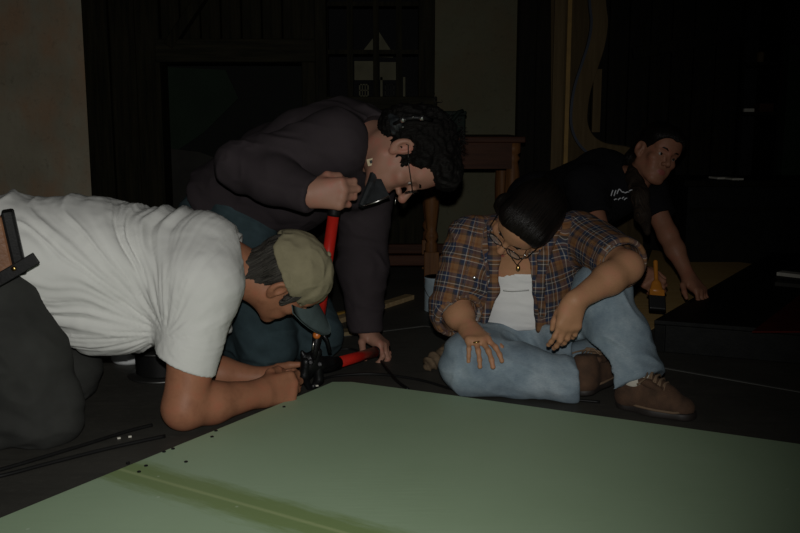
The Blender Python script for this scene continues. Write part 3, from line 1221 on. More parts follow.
    rim = [j * na for j in range(nr)] + [(nr - 1) * na + i for i in range(1, na)] + [j * na + na - 1 for j in range(nr - 2, -1, -1)]
    for a, b in zip(rim[:-1], rim[1:]):
        ff.append((a, b, n0 + b, n0 + a))
    mb.add(top + bot, ff)
    mb.build('visor', M['cap_visor'], cp, smooth=True)
    # T-shirt
    S = Solid(.0048)
    lat = nrm(rSh - lSh)
    waist = mid(hip, she, .12)
    S.chain([waist, mid(hip, she, .55), mid(hip, she, .95)], [.166, .152, .146], .06, flat=(lat, 1.12))
    S.ell(P(118, 322, 2.33), (.17, .13, .075), None, .10)               # cloth hanging under the belly
    S.cap(mid(rSh, she, .25), mid(lSh, she, .25), .115, .115, .08)
    S.cap(P(205, 250, 2.36), P(222, 262, 2.42), .095, .088, .06)
    se = P(184, 372, 2.21)
    S.cap(rSh, se, .088, .079, .05)
    S.cap(lSh, P(207, 340, 2.56), .085, .07, .05)
    ad = nrm(rEl - rSh)
    sn = nrm(V3(-.42, -.05, -.9))
    S.cut(P(184, 363, 2.21), sn, (P(184, 363, 2.21) + sn * .085, .14))
    S.cut(P(207, 330, 2.56), lEl - lSh, (P(205, 355, 2.56), .115))
    nd = nrm(head_f.c - nk)
    S.cut(P(228, 262, 2.44), nrm(P(262, 270, 2.44) - P(228, 258, 2.44)), (P(246, 263, 2.44), .12))
    S.cap(P(222, 260, 2.44), P(250, 266, 2.44), .069, .069, .004, 's')
    hem = nrm(V3(-.9, -.12, -.36))
    S.cut(P(13, 275, 2.10), hem)

    def tee_folds(V, F):
        N = normals(V, F)
        A = P(168, 335, 2.2)
        d = V - A
        ang = np.arctan2(d[:, 2], d[:, 0])
        r = np.hypot(d[:, 0], d[:, 2])
        hemd = np.clip(-((V - P(184, 363, 2.21)) @ sn) / .07, .12, 1)
        amt = np.where((V[:, 1] < 2.34) & (V[:, 2] < .3) & (V[:, 0] > A[0] - .05), hemd, 1) * np.clip((.02 + r) / .12, 0, 1) * np.clip((P(215, 262, 2.3)[0] - V[:, 0]) / .1, .25, 1)
        q = np.stack([ang * 10, r * 3.0, V[:, 1] * 3], 1)
        w = .8 * vnoise(V * 8, 2)
        q[:, 0] += w
        d1 = ridge(q, 21) * .6 + ridge(q * V3(2.3, 1, 1), 22) * .4
        ring = vnoise(np.stack([V[:, 0] * 34 + 1.2 * vnoise(V * 7, 31), V[:, 1] * 4, V[:, 2] * 5], 1), 33)
        top = np.clip((V[:, 2] - .5) / .1, 0, 1)
        return V + N * (amt * (.0105 * d1 + .0060 * ring * top) + .0012 * vnoise(V * 45, 3))[:, None]
    tee = add(S, 't_shirt', M['tee'], t, extra=tee_folds)
    bp, bx_ = P(229, 262, 2.44), nrm(P(262, 270, 2.44) - P(228, 258, 2.44))
    S = Solid(.004)
    S.cap(bp - bx_ * .08, bp + bx_ * .05, .089, .084, .01)
    S.cut(bp + bx_ * .010, bx_)
    S.cut(bp - bx_ * .012, -bx_)
    S.cap(bp - bx_ * .2, bp + bx_ * .2, .074, .070, .004, 's')
    add(S, 'neckband', M['tee'], tee)
    # trousers
    S = Solid(.005)
    S.chain([rHip, mid(rHip, rKn), rKn], [.125, .118, .098], .05)
    S.chain([lHip, lKn], [.125, .098], .05)
    S.cap(rKn, rAn, .094, .075, .03)
    S.cap(lKn, lAn, .092, .075, .03)
    S.cap(hip + fw * -.05, hip + fw * .10, .155, .148, .06, flat=(lat, 1.1))
    S.cut(V3(0, 0, .004), (0, 0, -1))
    S.cut(hip + fw * .125, fw, (hip + fw * .30, .24))
    tr = add(S, 'trousers', M['trouser_grey'], t, amp=(.010, (.5, .1, .8), 41, 18, .3))
    # tool belt with a leather pouch at the waist
    bc = hip + fw * .09
    e1 = nrm(np.cross(fw, (0, 1, 0)))
    e2 = np.cross(fw, e1)
    mb = MB()
    ring = lambda rr, off: [bc + fw * off + rr * (e1 * math.cos(q) + 1.08 * e2 * math.sin(q)) for q in np.linspace(0, 2 * math.pi, 37)[:-1]]
    r0, r1, r2, r3 = ring(.150, -.02), ring(.150, .02), ring(.156, .02), ring(.156, -.02)
    n = len(r0)
    mb.add(r0 + r1 + r2 + r3, [(a * n + i, a * n + (i + 1) % n, ((a + 1) % 4) * n + (i + 1) % n, ((a + 1) % 4) * n + i) for a in range(4) for i in range(n)])
    belt = mb.build('belt', M['black_leather'], t, smooth=False)
    pc = P(-9, 246, 2.05)
    dn, rt = nrm(P(-6, 290, 2.02) - P(6, 215, 2.02)), nrm(P(40, 255, 2.03) - P(0, 262, 2.0))
    MB().obox(pc, (.040, .066, .016), rt, dn).build('pouch', M['tan_leather'], belt, bevel=.008)
    MB().obox(pc + rt * .050, (.014, .076, .022), rt, dn).build('pouch_edge', M['black_leather'], belt, bevel=.006)
    sp = P(12, 272, 2.005)
    st = MB()
    st.obox(sp, (.062, .014, .006), P(38, 259, 2.02) - P(-5, 284, 2.0), (0, 0, 1))
    st.build('strap', M['black_leather'], belt, bevel=.002)
    MB().lathe([(.006, 0), (.0055, .003), (.002, .0045)], P(14, 268.5, 1.995), 14, 0, (0, -1, .1)).build('rivet', M['brass'], belt, smooth=True)
    return t


# ---- person in plum hoodie leaning on the bolt cutter
def man_in_hoodie():
    f = Frame(P(406, 153, 2.70), (.14, -.12, -.97), (.99, -.05, .10), 1.12)
    nk = P(372, 142, 2.80)
    hip, ch = P(232, 204, 3.0), P(340, 152, 2.86)
    rSh, rEl, rWr = P(335, 142, 2.66), P(240, 166, 2.60), P(309, 194, 2.50)
    lSh, lEl, lWr = P(364, 188, 2.98), P(363, 266, 2.97), P(366, 330, 2.935)
    rHip, rKn, rAn = P(240, 222, 2.92), P(268, 345, 2.73), P(205, 332, 3.05)
    lHip, lKn, lAn = P(262, 222, 3.1), P(314, 334, 2.86), P(255, 322, 3.2)
    t = thing('person', (hip[0], hip[1], 0), 'person in a plum hoodie and glasses leaning on the red handled bolt cutter', 'person')
    S = Solid(.0038)
    head(S, f, 0, 1.08)
    S.cap(nk, f(0, -.02, -.055), .058, .060, .03)
    S.chain([hip, ch, nk], [.11, .11, .06], .05)
    S.cap(rSh, lSh, .055, .055, .05)
    S.chain([rSh, rEl], [.05, .042], .02)
    S.chain([rEl, mid(rEl, rWr, .35), rWr], [.042, .041, .029], .02)
    S.chain([lSh, lEl], [.05, .042], .02)
    S.chain([lEl, mid(lEl, lWr, .35), lWr], [.042, .041, .028], .02)
    for h_, k_, a_ in ((rHip, rKn, rAn), (lHip, lKn, lAn)):
        S.chain([h_, k_], [.08, .055], .03)
        S.chain([k_, a_], [.052, .036], .02)
    hand(S, rWr, P(331, 194, 2.495) - rWr, (.05, 1, .0), (0, 0, 1), [(48, 98, 60), (50, 98, 60), (52, 98, 60), (54, 98, 60)], [(.55, .6, .5), (-.1, .75, .7), (-.35, .3, .85)], 1.12, wr=.030)
    hand(S, lWr, V3(.62, -.42, -.45), (-.35, -.1, -.9), (.1, -.9, 0), [(30, 55, 40), (30, 55, 40), (32, 55, 40), (34, 55, 40)], [(.8, .5, .5), (.35, .8, .5), (.1, .9, .5)], 1.0, wr=.028, spread=.5)
    body = add(S, 'body', [M['skin_fair'], M['lip']], t, fmat=lips(f))
    face_parts(f, t, body, M['hair_black'], M['eye_white'], M['iris'])
    spectacles(f, t)
    # bushy hair
    S = Solid(.0038)
    S.ell(f(0, -.018, .044), np.array((.096, .113, .108)), f.M, .01)
    S.ell(f(0, .060, .098), np.array((.082, .062, .052)), f.M, .03)
    S.ell(f(0, -.075, -.005), np.array((.085, .055, .065)), f.M, .03)
    for x in (-1, 1):
        S.ell(f(x * .095, .004, -.010), (.034, .030, .042), f.M, .01, 's')
        S.cap(f(x * .078, .036, .045), f(x * .076, .034, -.008), .016, .009, .015)
        S.ell(f(x * .075, .075, .008), (.032, .045, .045), f.M, .01, 's')
    S.ell(f(0, .135, .008), (.09, .06, .06), f.M, .015, 's')
    S.ell(f(0, .06, -.06), (.07, .09, .075), f.M, .01, 's')

    def curls(V, F):
        return V + normals(V, F) * (.008 * vnoise(V * 30, 11) + .006 * ridge(V * 70, 12))[:, None]
    hair = add(S, 'hair', M['hair_black'], t, uv=lambda V: hair_uv(f, V), extra=curls)
    # dark tie with shiny studs at the back of the head
    b = MB()
    tie = [P(394, 124, 2.585), P(404, 119, 2.556), P(414, 117.5, 2.550), P(424, 118, 2.550), P(432, 120, 2.58)]
    b.tube(tie, [.005, .006, .006, .006, .005], 10)
    cl = b.build('hair_tie', M['black_leather'], t, smooth=True)
    for q_, r_ in ((P(403, 119.5, 2.538), .009), (P(422, 118, 2.532), .0085), (P(413, 117, 2.538), .003), (P(403, 127, 2.540), .003)):
        MB().lathe([(r_ * .5, -r_ * .6), (r_, 0), (r_ * .8, r_ * .5), (r_ * .35, r_ * .85), (.0005, r_)], q_, 14, 0, (0, -1, .15)).build('stud', M['glint'], cl, smooth=True)
    Sx = Solid(.003)
    Sx.chain([P(391, 118, 2.62), P(397, 124, 2.60), P(394, 132, 2.61)], [.012, .017, .009], .01)
    add(Sx, 'knot', M['collar_dark'], cl, amp=(.004, (.7, .2, .5), 141, 120, .4))
    rnd = random.Random(5)
    for _ in range(40):
        mb = MB()
        az, el = rnd.uniform(0, 6.28), rnd.uniform(.1, 1.5)
        d = V3(math.sin(az) * math.cos(el), math.cos(az) * math.cos(el) - .1, math.sin(el))
        p = V3(0, -.02, .052) + d * V3(.086, .102, .098)
        pts, tw = [], rnd.uniform(0, 6.28)
        for j in range(6):
            pts.append(f(*(p + d * .0035 * j + .005 * V3(math.sin(tw + j * 1.1), math.cos(tw + j * 1.1), math.sin(tw * 2 + j)))))
        mb.tube(pts, [.0022, .0021, .0018, .0015, .0011, .0004], 5)
        mb.build('curl', M['hair_black'], hair, smooth=True)
    # hoodie
    S = Solid(.0048)
    lat = nrm(rSh - lSh)
    S.chain([mid(hip, ch, -.05), mid(hip, ch, .5), ch], [.152, .166, .150], .05, flat=(lat, 1.1))
    S.cap(ch, mid(ch, nk, .7), .145, .085, .06)
    S.cap(rSh, mid(rSh, lSh, .3), .095, .10, .06)
    S.cap(lSh, mid(lSh, rSh, .3), .085, .10, .06)
    S.cap(P(300, 140, 2.8), P(372, 132, 2.8), .085, .07, .06)
    S.chain([rSh, rEl], [.086, .066], .04)
    S.chain([rEl, mid(rEl, rWr, .5), rWr], [.066, .066, .050], .022)
    S.chain([lSh, lEl, lWr], [.094, .078, .055], .04)
    S.ell(P(350, 114, 2.9), (.075, .10, .045), None, .04)                # hood lying on the upper back
    S.cap(P(338, 107, 2.86), P(362, 114, 2.78), .026, .024, .02)
    wd = nrm(rWr - rEl)
    S.cut(rWr + wd * .012, wd + V3(0, 0, .12), (rWr + wd * .07, .085))
    S.cap(rWr - wd * .05, rWr + wd * .05, .037, .037, .003, 's')
    ld = nrm(lWr - lEl)
    S.cut(lWr + ld * .004, ld, (lWr + ld * .07, .085))
    S.cap(lWr - ld * .04, lWr + ld * .05, .040, .040, .003, 's')
    nd = nrm(f(0, -.02, -.05) - nk)
    S.cut(nk + nd * .012, nd, (nk + nd * .09, .10))
    S.cap(nk, nk + nd * .08, .064, .064, .004, 's')
    S.cut(mid(hip, ch, -.12), -nrm(ch - hip), (mid(hip, ch, -.75), .32))

    def hf(V, F):
        V = folds(V, F, .0065, (.4, .2, .8), 51, 18, .3)
        w = np.exp(-(np.linalg.norm(V - rEl, axis=1) / .11) ** 2)
        N = normals(V, F)
        return V + N * (w * .005 * ridge(np.stack([V[:, 0] * 26, V[:, 1] * 8, V[:, 2] * 22], 1), 53))[:, None]
    ho = add(S, 'hoodie', M['hoodie'], t, extra=hf)
    # open zipped collar at the throat
    a, b, c = P(377, 170, 2.66), P(362, 207, 2.60), P(390, 197, 2.60)
    mb = MB()
    n = nrm(np.cross(b - a, c - a)) * .003
    mb.add([a + n, b + n, c + n, a - n, b - n, c - n], [(0, 1, 2), (5, 4, 3), (0, 3, 4, 1), (1, 4, 5, 2), (2, 5, 3, 0)])
    mb.tube([P(378, 160, 2.68), P(371, 184, 2.63), P(361, 206, 2.59)], [.012, .013, .009], 8)
    col = mb.build('collar', M['collar_dark'], ho)
    MB().tube([P(361, 206.5, 2.588), P(376, 202, 2.585), P(389, 196.5, 2.585)], [.0035, .003, .0025], 7).build('zipper', M['steel'], col, smooth=True)
    MB().tube([P(396, 197, 2.6), P(395.5, 201, 2.598), P(395, 205, 2.6)], .0022, 6).build('zipper_pull', M['steel'], col, smooth=True)
    tg = MB().obox(P(371, 162, 2.645), (.011, .0015, .010), (1, 0, .25), (0, 1, 0)).build('tag', M['label'], ho)
    MB().obox(P(371, 161.8, 2.643), (.004, .001, .0045), (1, 0, .25), (0, 1, 0)).build('print', M['ink'], tg)
    # jeans
    S = Solid(.005)
    S.chain([rHip, mid(rHip, rKn), rKn], [.125, .115, .088], .05)
    S.chain([lHip, lKn], [.125, .09], .05)
    S.cap(rKn, rAn, .082, .07, .03)
    S.cap(lKn, lAn, .082, .07, .03)
    S.cap(hip + V3(-.06, 0, -.06), hip + V3(.03, 0, -.02), .125, .12, .05)
    S.cut(V3(0, 0, .004), (0, 0, -1))
    tr = add(S, 'jeans', M['jean_dark'], t, amp=(.007, (.3, .2, .9), 61, 26, .3))
    for h_, k_, a_, nm in ((rHip, rKn, rAn, 1), (lHip, lKn, lAn, 2)):
        d = nrm(a_ - k_)
        sneaker(t, a_ + V3(0, 0, -.005) - d * .03, a_ + d * .22 + V3(0, 0, -.02), (.25, .0, -1), .95, laces=False)
    return t


# ---- person in plaid shirt sitting on the floor
def woman_in_plaid():
    f = Frame(P(525, 222, 2.56), (-.62, -.47, -.63), (.21, -.79, .44), .97)
    hip, ch, nk = P(522, 352, 2.78), P(524, 262, 2.68), P(526, 236, 2.62)
    rSh, rEl, rWr = P(471, 240, 2.67), P(455, 309, 2.62), P(469, 329, 2.53)
    lSh, lEl, lWr = P(580, 237, 2.66), P(627, 267, 2.40), P(575, 301, 2.30)
    rHip, rKn, rAn = P(494, 360, 2.74), P(475, 364, 2.52), P(572, 380, 2.48)
    lHip, lKn, lAn = P(556, 352, 2.74), P(602, 292, 2.50), P(638, 386, 2.40)
    t = thing('person', (hip[0], hip[1], 0), 'person in a brown plaid shirt and faded jeans sitting on the floor, head bowed', 'person')
    S = Solid(.0035)
    head(S, f, 1)
    S.cap(nk, f(0, -.03, -.05), .050, .052, .03)
    S.chain([hip, mid(hip, ch), ch], [.125, .10, .105], .05, flat=((1, 0, 0), 1.2))
    S.cap(ch, nk, .085, .05, .05, flat=((1, 0, 0), 1.25))
    S.cap(rSh, lSh, .045, .045, .05)
    S.chain([rSh, rEl], [.047, .040], .02)
    S.chain([rEl, mid(rEl, rWr, .35), rWr], [.042, .041, .026], .02)
    S.chain([lSh, lEl], [.047, .041], .02)
    S.chain([lEl, mid(lEl, lWr, .35), lWr], [.043, .042, .026], .02)
    for h_, k_, a_ in ((rHip, rKn, rAn), (lHip, lKn, lAn)):
        S.chain([h_, k_], [.08, .055], .03)
        S.chain([k_, a_], [.052, .035], .02)
    hand(S, rWr, P(485, 350, 2.41) - rWr, (-.1, .45, -.85), (.9, .2, .2), [(12, 22, 16), (14, 24, 16), (18, 26, 18), (24, 34, 20)], [(.75, .6, .2), (.45, .9, .1), (.2, .95, .1)], .92, wr=.025, spread=1.0)
    hand(S, lWr, P(566, 336, 2.30) - lWr, (-.15, .95, -.1), (-1, -.1, 0), [(10, 20, 14), (14, 24, 16), (18, 26, 18), (22, 30, 20)], [(.4, .85, .45), (.05, .95, .3), (-.05, .97, .2)], .84, wr=.025, spread=.3)
    body = add(S, 'body', [M['skin_woman'], M['lip']], t, fmat=lips(f))
    face_parts(f, t, body, M['hair_brown'], M['eye_white'], M['iris'])
    spectacles(f, t)
    # hair drawn back smooth
    S = Solid(.0035)
    S.ell(f(0, -.022, .040), np.array((.085, .104, .092)), f.M, .01)
    S.ell(f(0, .045, .070), np.array((.078, .052, .052)), f.M, .03)
    S.ell(f(.0, -.10, -.01), np.array((.07, .05, .07)), f.M, .03)
    S.cap(f(.078, .01, .03), f(.082, -.02, -.06), .03, .024, .02)
    S.cap(f(-.070, .01, .03), f(-.068, -.03, -.05), .016, .016, .02)
    for x in (-1, 1):
        S.ell(f(x * .055, .098, .012), (.046, .045, .034), f.M, .012, 's')
    S.ell(f(-.01, .130, .016), (.078, .07, .066), f.M, .015, 's')
    S.ell(f(0, .06, -.06), (.062, .08, .07), f.M, .01, 's')

    def comb(V, F):
        c = f.local(V)
        part = -.003 * np.exp(-((c[:, 0] + .012) / .004) ** 2) * (c[:, 2] > .05)
        q = np.stack([c[:, 0] * 55, c[:, 1] * 7, c[:, 2] * 7], 1)
        return V + normals(V, F) * (part + .0018 * vnoise(q, 14) + .0012 * vnoise(q * V3(2.5, 1, 1), 15))[:, None]

    def cuv(V):
        c = f.local(V)
        return np.stack([np.arctan2(c[:, 2], -c[:, 1]) * .1, c[:, 0] * .6], 1)
    add(S, 'hair', M['hair_brown'], t, uv=cuv, extra=comb)
    # white tank top
    S = Solid(.0045)
    S.chain([mid(hip, ch, .18), mid(hip, ch, .6), ch], [.128, .114, .110], .05, flat=((1, 0, 0), 1.15))
    S.cut(P(512, 273, 2.56), (0, .35, 1))
    S.cut(P(505, 336, 2.56), (.05, 0, -1))
    tk = add(S, 'tank_top', M['tank'], t, amp=(.0025, (0, 0, 1), 71, 60, .15))
    MB().tube([P(503, 290, 2.548), P(512, 291, 2.546), P(529, 290, 2.548)], .0016, 6).build('seam', M['tank'], tk, smooth=True)
    # flannel shirt, open in front
    S = Solid(.0045)
    S.chain([mid(hip, ch, .22), mid(hip, ch, .65), ch], [.146, .132, .128], .05, flat=((1, 0, 0), 1.18))
    S.cap(ch, mid(ch, nk, .8), .120, .066, .05, flat=((1, 0, 0), 1.3))
    S.cap(rSh, lSh, .068, .068, .06)
    rc = mid(rEl, rWr, .10)
    S.chain([rSh, rEl, rc], [.066, .069, .069], .03)
    lc = mid(lSh, lEl, .90)
    S.chain([lSh, lc], [.074, .070], .03)
    S.chain([P(465, 262, 2.63), P(460, 312, 2.62)], [.056, .062], .05)
    # hollow it out, open the front, the cuffs and the neck
    S.chain([mid(hip, ch, .0), mid(hip, ch, .65), ch], [.132, .120, .116], .02, 's', flat=((1, 0, 0), 1.18))
    S.cap(ch, nk + V3(0, -.02, .08), .110, .060, .02, 's', flat=((1, 0, 0), 1.15))
    q = [P(511, 238, 2.50), P(513, 290, 2.54), P(509, 350, 2.58)]
    for i, (w0, w1) in enumerate(((.016, .028), (.028, .058))):
        for s_ in np.linspace(-1, 1, 5):
            S.cap(q[i] + V3(s_ * w0 + .006, 0, 0), q[i + 1] + V3(s_ * w1 + .006, 0, 0), .026, .028, .004, 's', flat=((0, 1, 0), 5.5))
    rd = nrm(rWr - rEl)
    S.cut(rc + rd * .028, rd, (rc + rd * .085, .105))
    S.cap(rEl, rc + rd * .06, .056, .058, .003, 's')
    lD = nrm(lEl - lSh)
    S.cut(lc + lD * .005, lD + V3(0, -.3, 0), (lc + lD * .09, .11))
    S.cap(lc - lD * .06, lc + lD * .06, .054, .058, .003, 's')
    S.cut(P(500, 333, 2.6), (0, 0, -1))
    segs = [(hip, nk, (0, 1, 0), .135), (rSh, rEl, (0, 1, 0), .085), (rEl, rc + rd * .1, (0, 1, 0), .075), (lSh, lEl, (0, 1, 0), .08)]
    base_uv = {}

    def pf(V, F):
        base_uv['uv'] = limb_uv(V, segs)
        V2 = folds(V, F, .0060, (.5, .1, .8), 81, 26, .35)
        return V2
    sh = add(S, 'plaid_shirt', M['plaid'], t, extra=pf, uv=lambda V: base_uv['uv'])
    # collar, turned back cuffs, snap
    for pts, w in (((P(493, 226, 2.59), P(494, 258, 2.545), P(494, 290, 2.545), P(484, 320, 2.57)), .013), ((P(556, 226, 2.59), P(544, 258, 2.545), P(539, 288, 2.545), P(543, 314, 2.57)), .013)):
        cs = Solid(.0035)
        cs.chain(pts, [w * 1.5, w * 1.15, w, w], .01, flat=((0.1, 1, .2), .4))
        add(cs, 'collar', M['plaid'], sh, uv=lambda V: V[:, [0, 2]])
    for c_, d_, r_ in ((rc + rd * .022, rd, .068), (lc, nrm(lD + V3(0, -.3, 0)), .066)):
        e1 = nrm(np.cross(d_, (0, 1, .1)))
        e2 = np.cross(d_, e1)
        mb = MB()
        ringp = lambda rr, o_: [c_ + d_ * o_ + rr * (e1 * math.cos(a) + e2 * math.sin(a)) for a in np.linspace(0, 2 * math.pi, 29)[:-1]]
        rr4 = [ringp(r_ - .006, .004), ringp(r_, .010), ringp(r_ + .008, .004), ringp(r_ + .010, -.018), ringp(r_ + .004, -.034), ringp(r_ - .006, -.03)]
        n = 28
        mb.add(sum(rr4, []), [(a * n + i, a * n + (i + 1) % n, ((a + 1) % 6) * n + (i + 1) % n, ((a + 1) % 6) * n + i) for a in range(6) for i in range(n)])
        vv = np.array(mb.v)
        link('cuff', vv, mb.f, M['plaid'], sh, uv=np.stack([np.tile(np.arange(n) * 2 * math.pi / n * r_, 6), (vv - c_) @ d_], 1))
    MB().lathe([(.0055, 0), (.005, .003), (.001, .004)], P(474.5, 277.5, 2.50), 12, 0, (0, -1, .1)).build('snap', M['glint'], sh, smooth=True)
    # necklaces
    nl = MB()
    nl.tube([P(508, 248, 2.50), P(512, 258, 2.495), P(517, 265, 2.505), P(523, 258, 2.50), P(528, 246, 2.51)], .0012, 5)
    nk_o = nl.build('necklace', M['frame_metal'], t, smooth=True)
    MB().lathe([(.001, 0), (.0055, .004), (.0065, .010), (.003, .017), (.001, .019)], P(518, 271, 2.505), 10).build('pendant', M['brass'], nk_o, smooth=True)
    MB().lathe([(.003, 0), (.0035, .003), (.001, .006)], P(525, 256, 2.50), 10).build('bead', M['glint'], nk_o, smooth=True)
    # jeans
    S = Solid(.0048)
    S.cap(hip + V3(-.05, 0, .0), hip + V3(.05, 0, .0), .135, .135, .05)
    S.cap(hip, mid(hip, ch, .3), .15, .13, .05, flat=((1, 0, 0), 1.2))
    S.chain([rHip, mid(rHip, rKn), rKn], [.115, .11, .092], .05)
    S.chain([rKn, mid(rKn, rAn, .5), P(566, 382, 2.46)], [.090, .072, .068], .04)
    S.ell(P(566, 380, 2.46), (.05, .06, .062), None, .02)
    S.chain([lHip, mid(lHip, lKn), lKn], [.112, .098, .076], .05)
    S.chain([lKn, mid(lKn, lAn, .45), P(635, 388, 2.40)], [.076, .075, .094], .04)
    S.cut(V3(0, 0, .003), (0, 0, -1))
    S.cut(mid(hip, ch, .38), (0, .1, 1), (mid(hip, ch, .75), .22))
    ad = nrm(lAn - lKn)
    S.cut(P(636, 385, 2.40), ad + V3(.10, -.22, .05), (P(641, 404, 2.40), .14))
    S.cap(mid(lKn, P(635, 388, 2.40), .72), mid(lKn, P(635, 388, 2.40), 1.2), .054, .082, .003, 's')
    rdn = V3(1, -.05, .05)
    S.cut(P(576, 380, 2.46), rdn, (P(590, 380, 2.46), .12))
    S.cap(P(560, 380, 2.47), P(590, 380, 2.46), .050, .052, .003, 's')
    S.cap(P(633, 330, 2.30), P(650, 370, 2.28), .0, .0, .0) if False else None
    add(S, 'jeans', M['jean_light'], t, amp=(.0065, (.4, .1, .85), 91, 22, .3))
    # shoes, sock, ring
    hl = G(622, 402, 0.0)
    tl = G(693, 419, 0.0)
    hl = G(621, 406, 0.0)
    sneaker(t, hl, tl, (0, 0, 1), 1.05)
    S = Solid(.004)
    S.cap(lAn + V3(.0, 0, .03), mid(hl, tl, .2) + V3(0, 0, .09), .045, .045, .02)
    add(S, 'sock', M['sock'], t)
    sneaker(t, P(580, 396, 2.45), P(614, 372, 2.64), (-.35, -.35, .85), 1.0)
    rp = P(476.5, 342, 2.435)
    MB().lathe([(.0095, -.002), (.0105, 0), (.0095, .002)], rp, 14, 0, (.2, -.2, -1)).build('finger_ring', M['gold'], t, smooth=True)
    return t


# ---- person in black T-shirt leaning in with a brush
def woman_with_brush():
    f = Frame(P(656, 154, 3.48), (.27, -.95, -.1), (.40, 0, .92), .94)
    nk = P(632, 184, 3.52)
    hip, ch = P(556, 205, 4.02), P(604, 186, 3.62)
    rSh, rEl, rWr = P(586, 186, 3.50), P(604, 248, 3.32), P(632, 270, 3.24)
    lSh, lEl, lWr = P(645, 186, 3.62), P(668, 235, 3.52), P(688, 276, 3.42)
    t = thing('person', (hip[0], hip[1], 0), 'person in a black T-shirt looking up while painting the edge of the black flat', 'person')
    S = Solid(.0038)
    head(S, f, 1)
    S.cap(nk, f(0, -.02, -.05), .048, .050, .03)
    S.chain([hip, ch], [.11, .105], .05)
    S.cap(ch, nk, .09, .05, .05)
    S.cap(rSh, lSh, .045, .045, .05)
    S.chain([rSh, rEl], [.046, .038], .02)
    S.chain([rEl, mid(rEl, rWr, .35), rWr], [.038, .037, .025], .02)
    S.chain([lSh, lEl], [.046, .038], .02)
    S.chain([lEl, mid(lEl, lWr, .35), lWr], [.038, .037, .025], .02)
    for h_, k_, a_ in ((hip + V3(-.05, -.10, -.05), V3(hip[0] + .12, hip[1] - .28, .07), V3(hip[0] - .25, hip[1] - .1, .06)),
                       (hip + V3(.02, .10, -.05), V3(hip[0] + .2, hip[1] + .0, .07), V3(hip[0] - .2, hip[1] + .15, .06))):
        S.chain([h_, k_], [.08, .055], .03)
        S.chain([k_, a_], [.05, .036], .02)
    hand(S, rWr, P(655, 283, 3.18) - rWr, (.25, .75, -.5), (.5, 0, .8), [(35, 45, 30), (38, 48, 30), (42, 50, 30), (46, 52, 32)], [(.6, .8, .4), (.2, .95, .4), (0, .95, .4)], .98, wr=.025)
    hand(S, lWr, P(702, 293, 3.36) - lWr, (-.2, .1, -.9), (-.6, -.6, 0), [(25, 30, 20), (25, 30, 20), (25, 32, 20), (28, 34, 22)], [(.8, .5, .2), (.4, .9, .2), (.2, .95, .2)], .96, wr=.025, spread=.5)
    body = add(S, 'body', [M['skin_pale'], M['lip']], t, fmat=lips(f))
    face_parts(f, t, body, M['hair_brown'], M['eye_white'], M['iris'])
    S = Solid(.0038)
    S.ell(f(0, -.026, .040), np.array((.084, .104, .096)) * f.k, f.M, .01)
    S.ell(f(0, .040, .066), np.array((.074, .058, .056)), f.M, .02)
    for x in (-1, 1):
        S.ell(f(x * .026, .115, .016), (.044, .062, .052), f.M, .012, 's')
        S.ell(f(x * .09, .004, -.012), (.026, .028, .04), f.M, .008, 's')
    S.ell(f(0, .09, -.045), (.08, .095, .075), f.M, .01, 's')
    S.cap(f(0, -.10, .0), f(.02, -.11, -.05), .045, .04, .03)
    add(S, 'hair', M['hair_brown'], t, uv=lambda V: np.stack([np.arctan2(f.local(V)[:, 2], -f.local(V)[:, 1]) * .1, f.local(V)[:, 0]], 1),
        extra=lambda V, F: V + normals(V, F) * (.0015 * vnoise(f.local(V) * V3(60, 8, 8), 17))[:, None])
    tail = [f(.0, -.11, -.02), P(634, 178, 3.47), P(640, 196, 3.40), P(643, 215, 3.37), P(648, 232, 3.36)]
    S = Solid(.004)
    S.chain(tail, [.034, .032, .034, .028, .012], .02)
    add(S, 'hair_tail', M['hair_tail'], t, uv=lambda V: np.stack([V[:, 2], (V[:, 0] + V[:, 1]) * 1.0], 1),
        extra=lambda V, F: V + normals(V, F) * (.004 * vnoise(V * V3(70, 70, 9), 18))[:, None])
    S = Solid(.005)
    S.chain([hip, ch], [.150, .142], .05, flat=((.3, -.9, .2), 1.05))
    S.cap(ch, mid(ch, nk, .7), .135, .075, .05)
    S.cap(rSh, lSh, .075, .075, .05)
    S.cap(rSh, mid(rSh, rEl, .5), .080, .068, .03)
    S.cap(lSh, mid(lSh, lEl, .62), .080, .066, .03)
    rD, lD = nrm(rEl - rSh), nrm(lEl - lSh)
    S.cut(mid(rSh, rEl, .42), rD, (mid(rSh, rEl, .9), .12))
    S.cap(mid(rSh, rEl, .2), rEl, .050, .056, .003, 's')
    S.cut(mid(lSh, lEl, .62), lD, (mid(lSh, lEl, 1.05), .11))
    S.cap(mid(lSh, lEl, .3), lEl, .048, .054, .003, 's')
    nd = nrm(f(0, -.02, -.05) - nk)
    S.cut(nk + nd * .0, nd, (nk + nd * .10, .10))
    S.cap(nk - nd * .02, nk + nd * .08, .056, .056, .003, 's')
    te = add(S, 't_shirt', M['black_tee'], t, amp=(.005, (.6, .1, .7), 101, 22, .3))
    mb = MB()
    rnd = random.Random(3)

    def on(px, py):
        return P(px, py, 3.395)
    for (x0, y0, x1, y1) in ((611, 196, 613, 190), (614, 196, 616, 190), (617, 194, 619, 189), (619, 189, 622, 192), (622, 192, 625, 193), (625, 193, 629, 192),
                             (629, 191, 633, 190), (633, 190, 637, 189), (614, 200, 617, 199), (618, 200, 621, 198), (622, 199, 624, 197), (624, 200, 627, 198)):
        mb.tube([on(x0, y0), on((x0 + x1) / 2, (y0 + y1) / 2 - .5), on(x1, y1)], .0022, 6)
    mb.build('printed_lettering', M['print_white'], te, smooth=True)
    S = Solid(.006)
    S.cap(hip + V3(-.08, 0, 0), hip + V3(.02, 0, 0), .15, .145, .05)
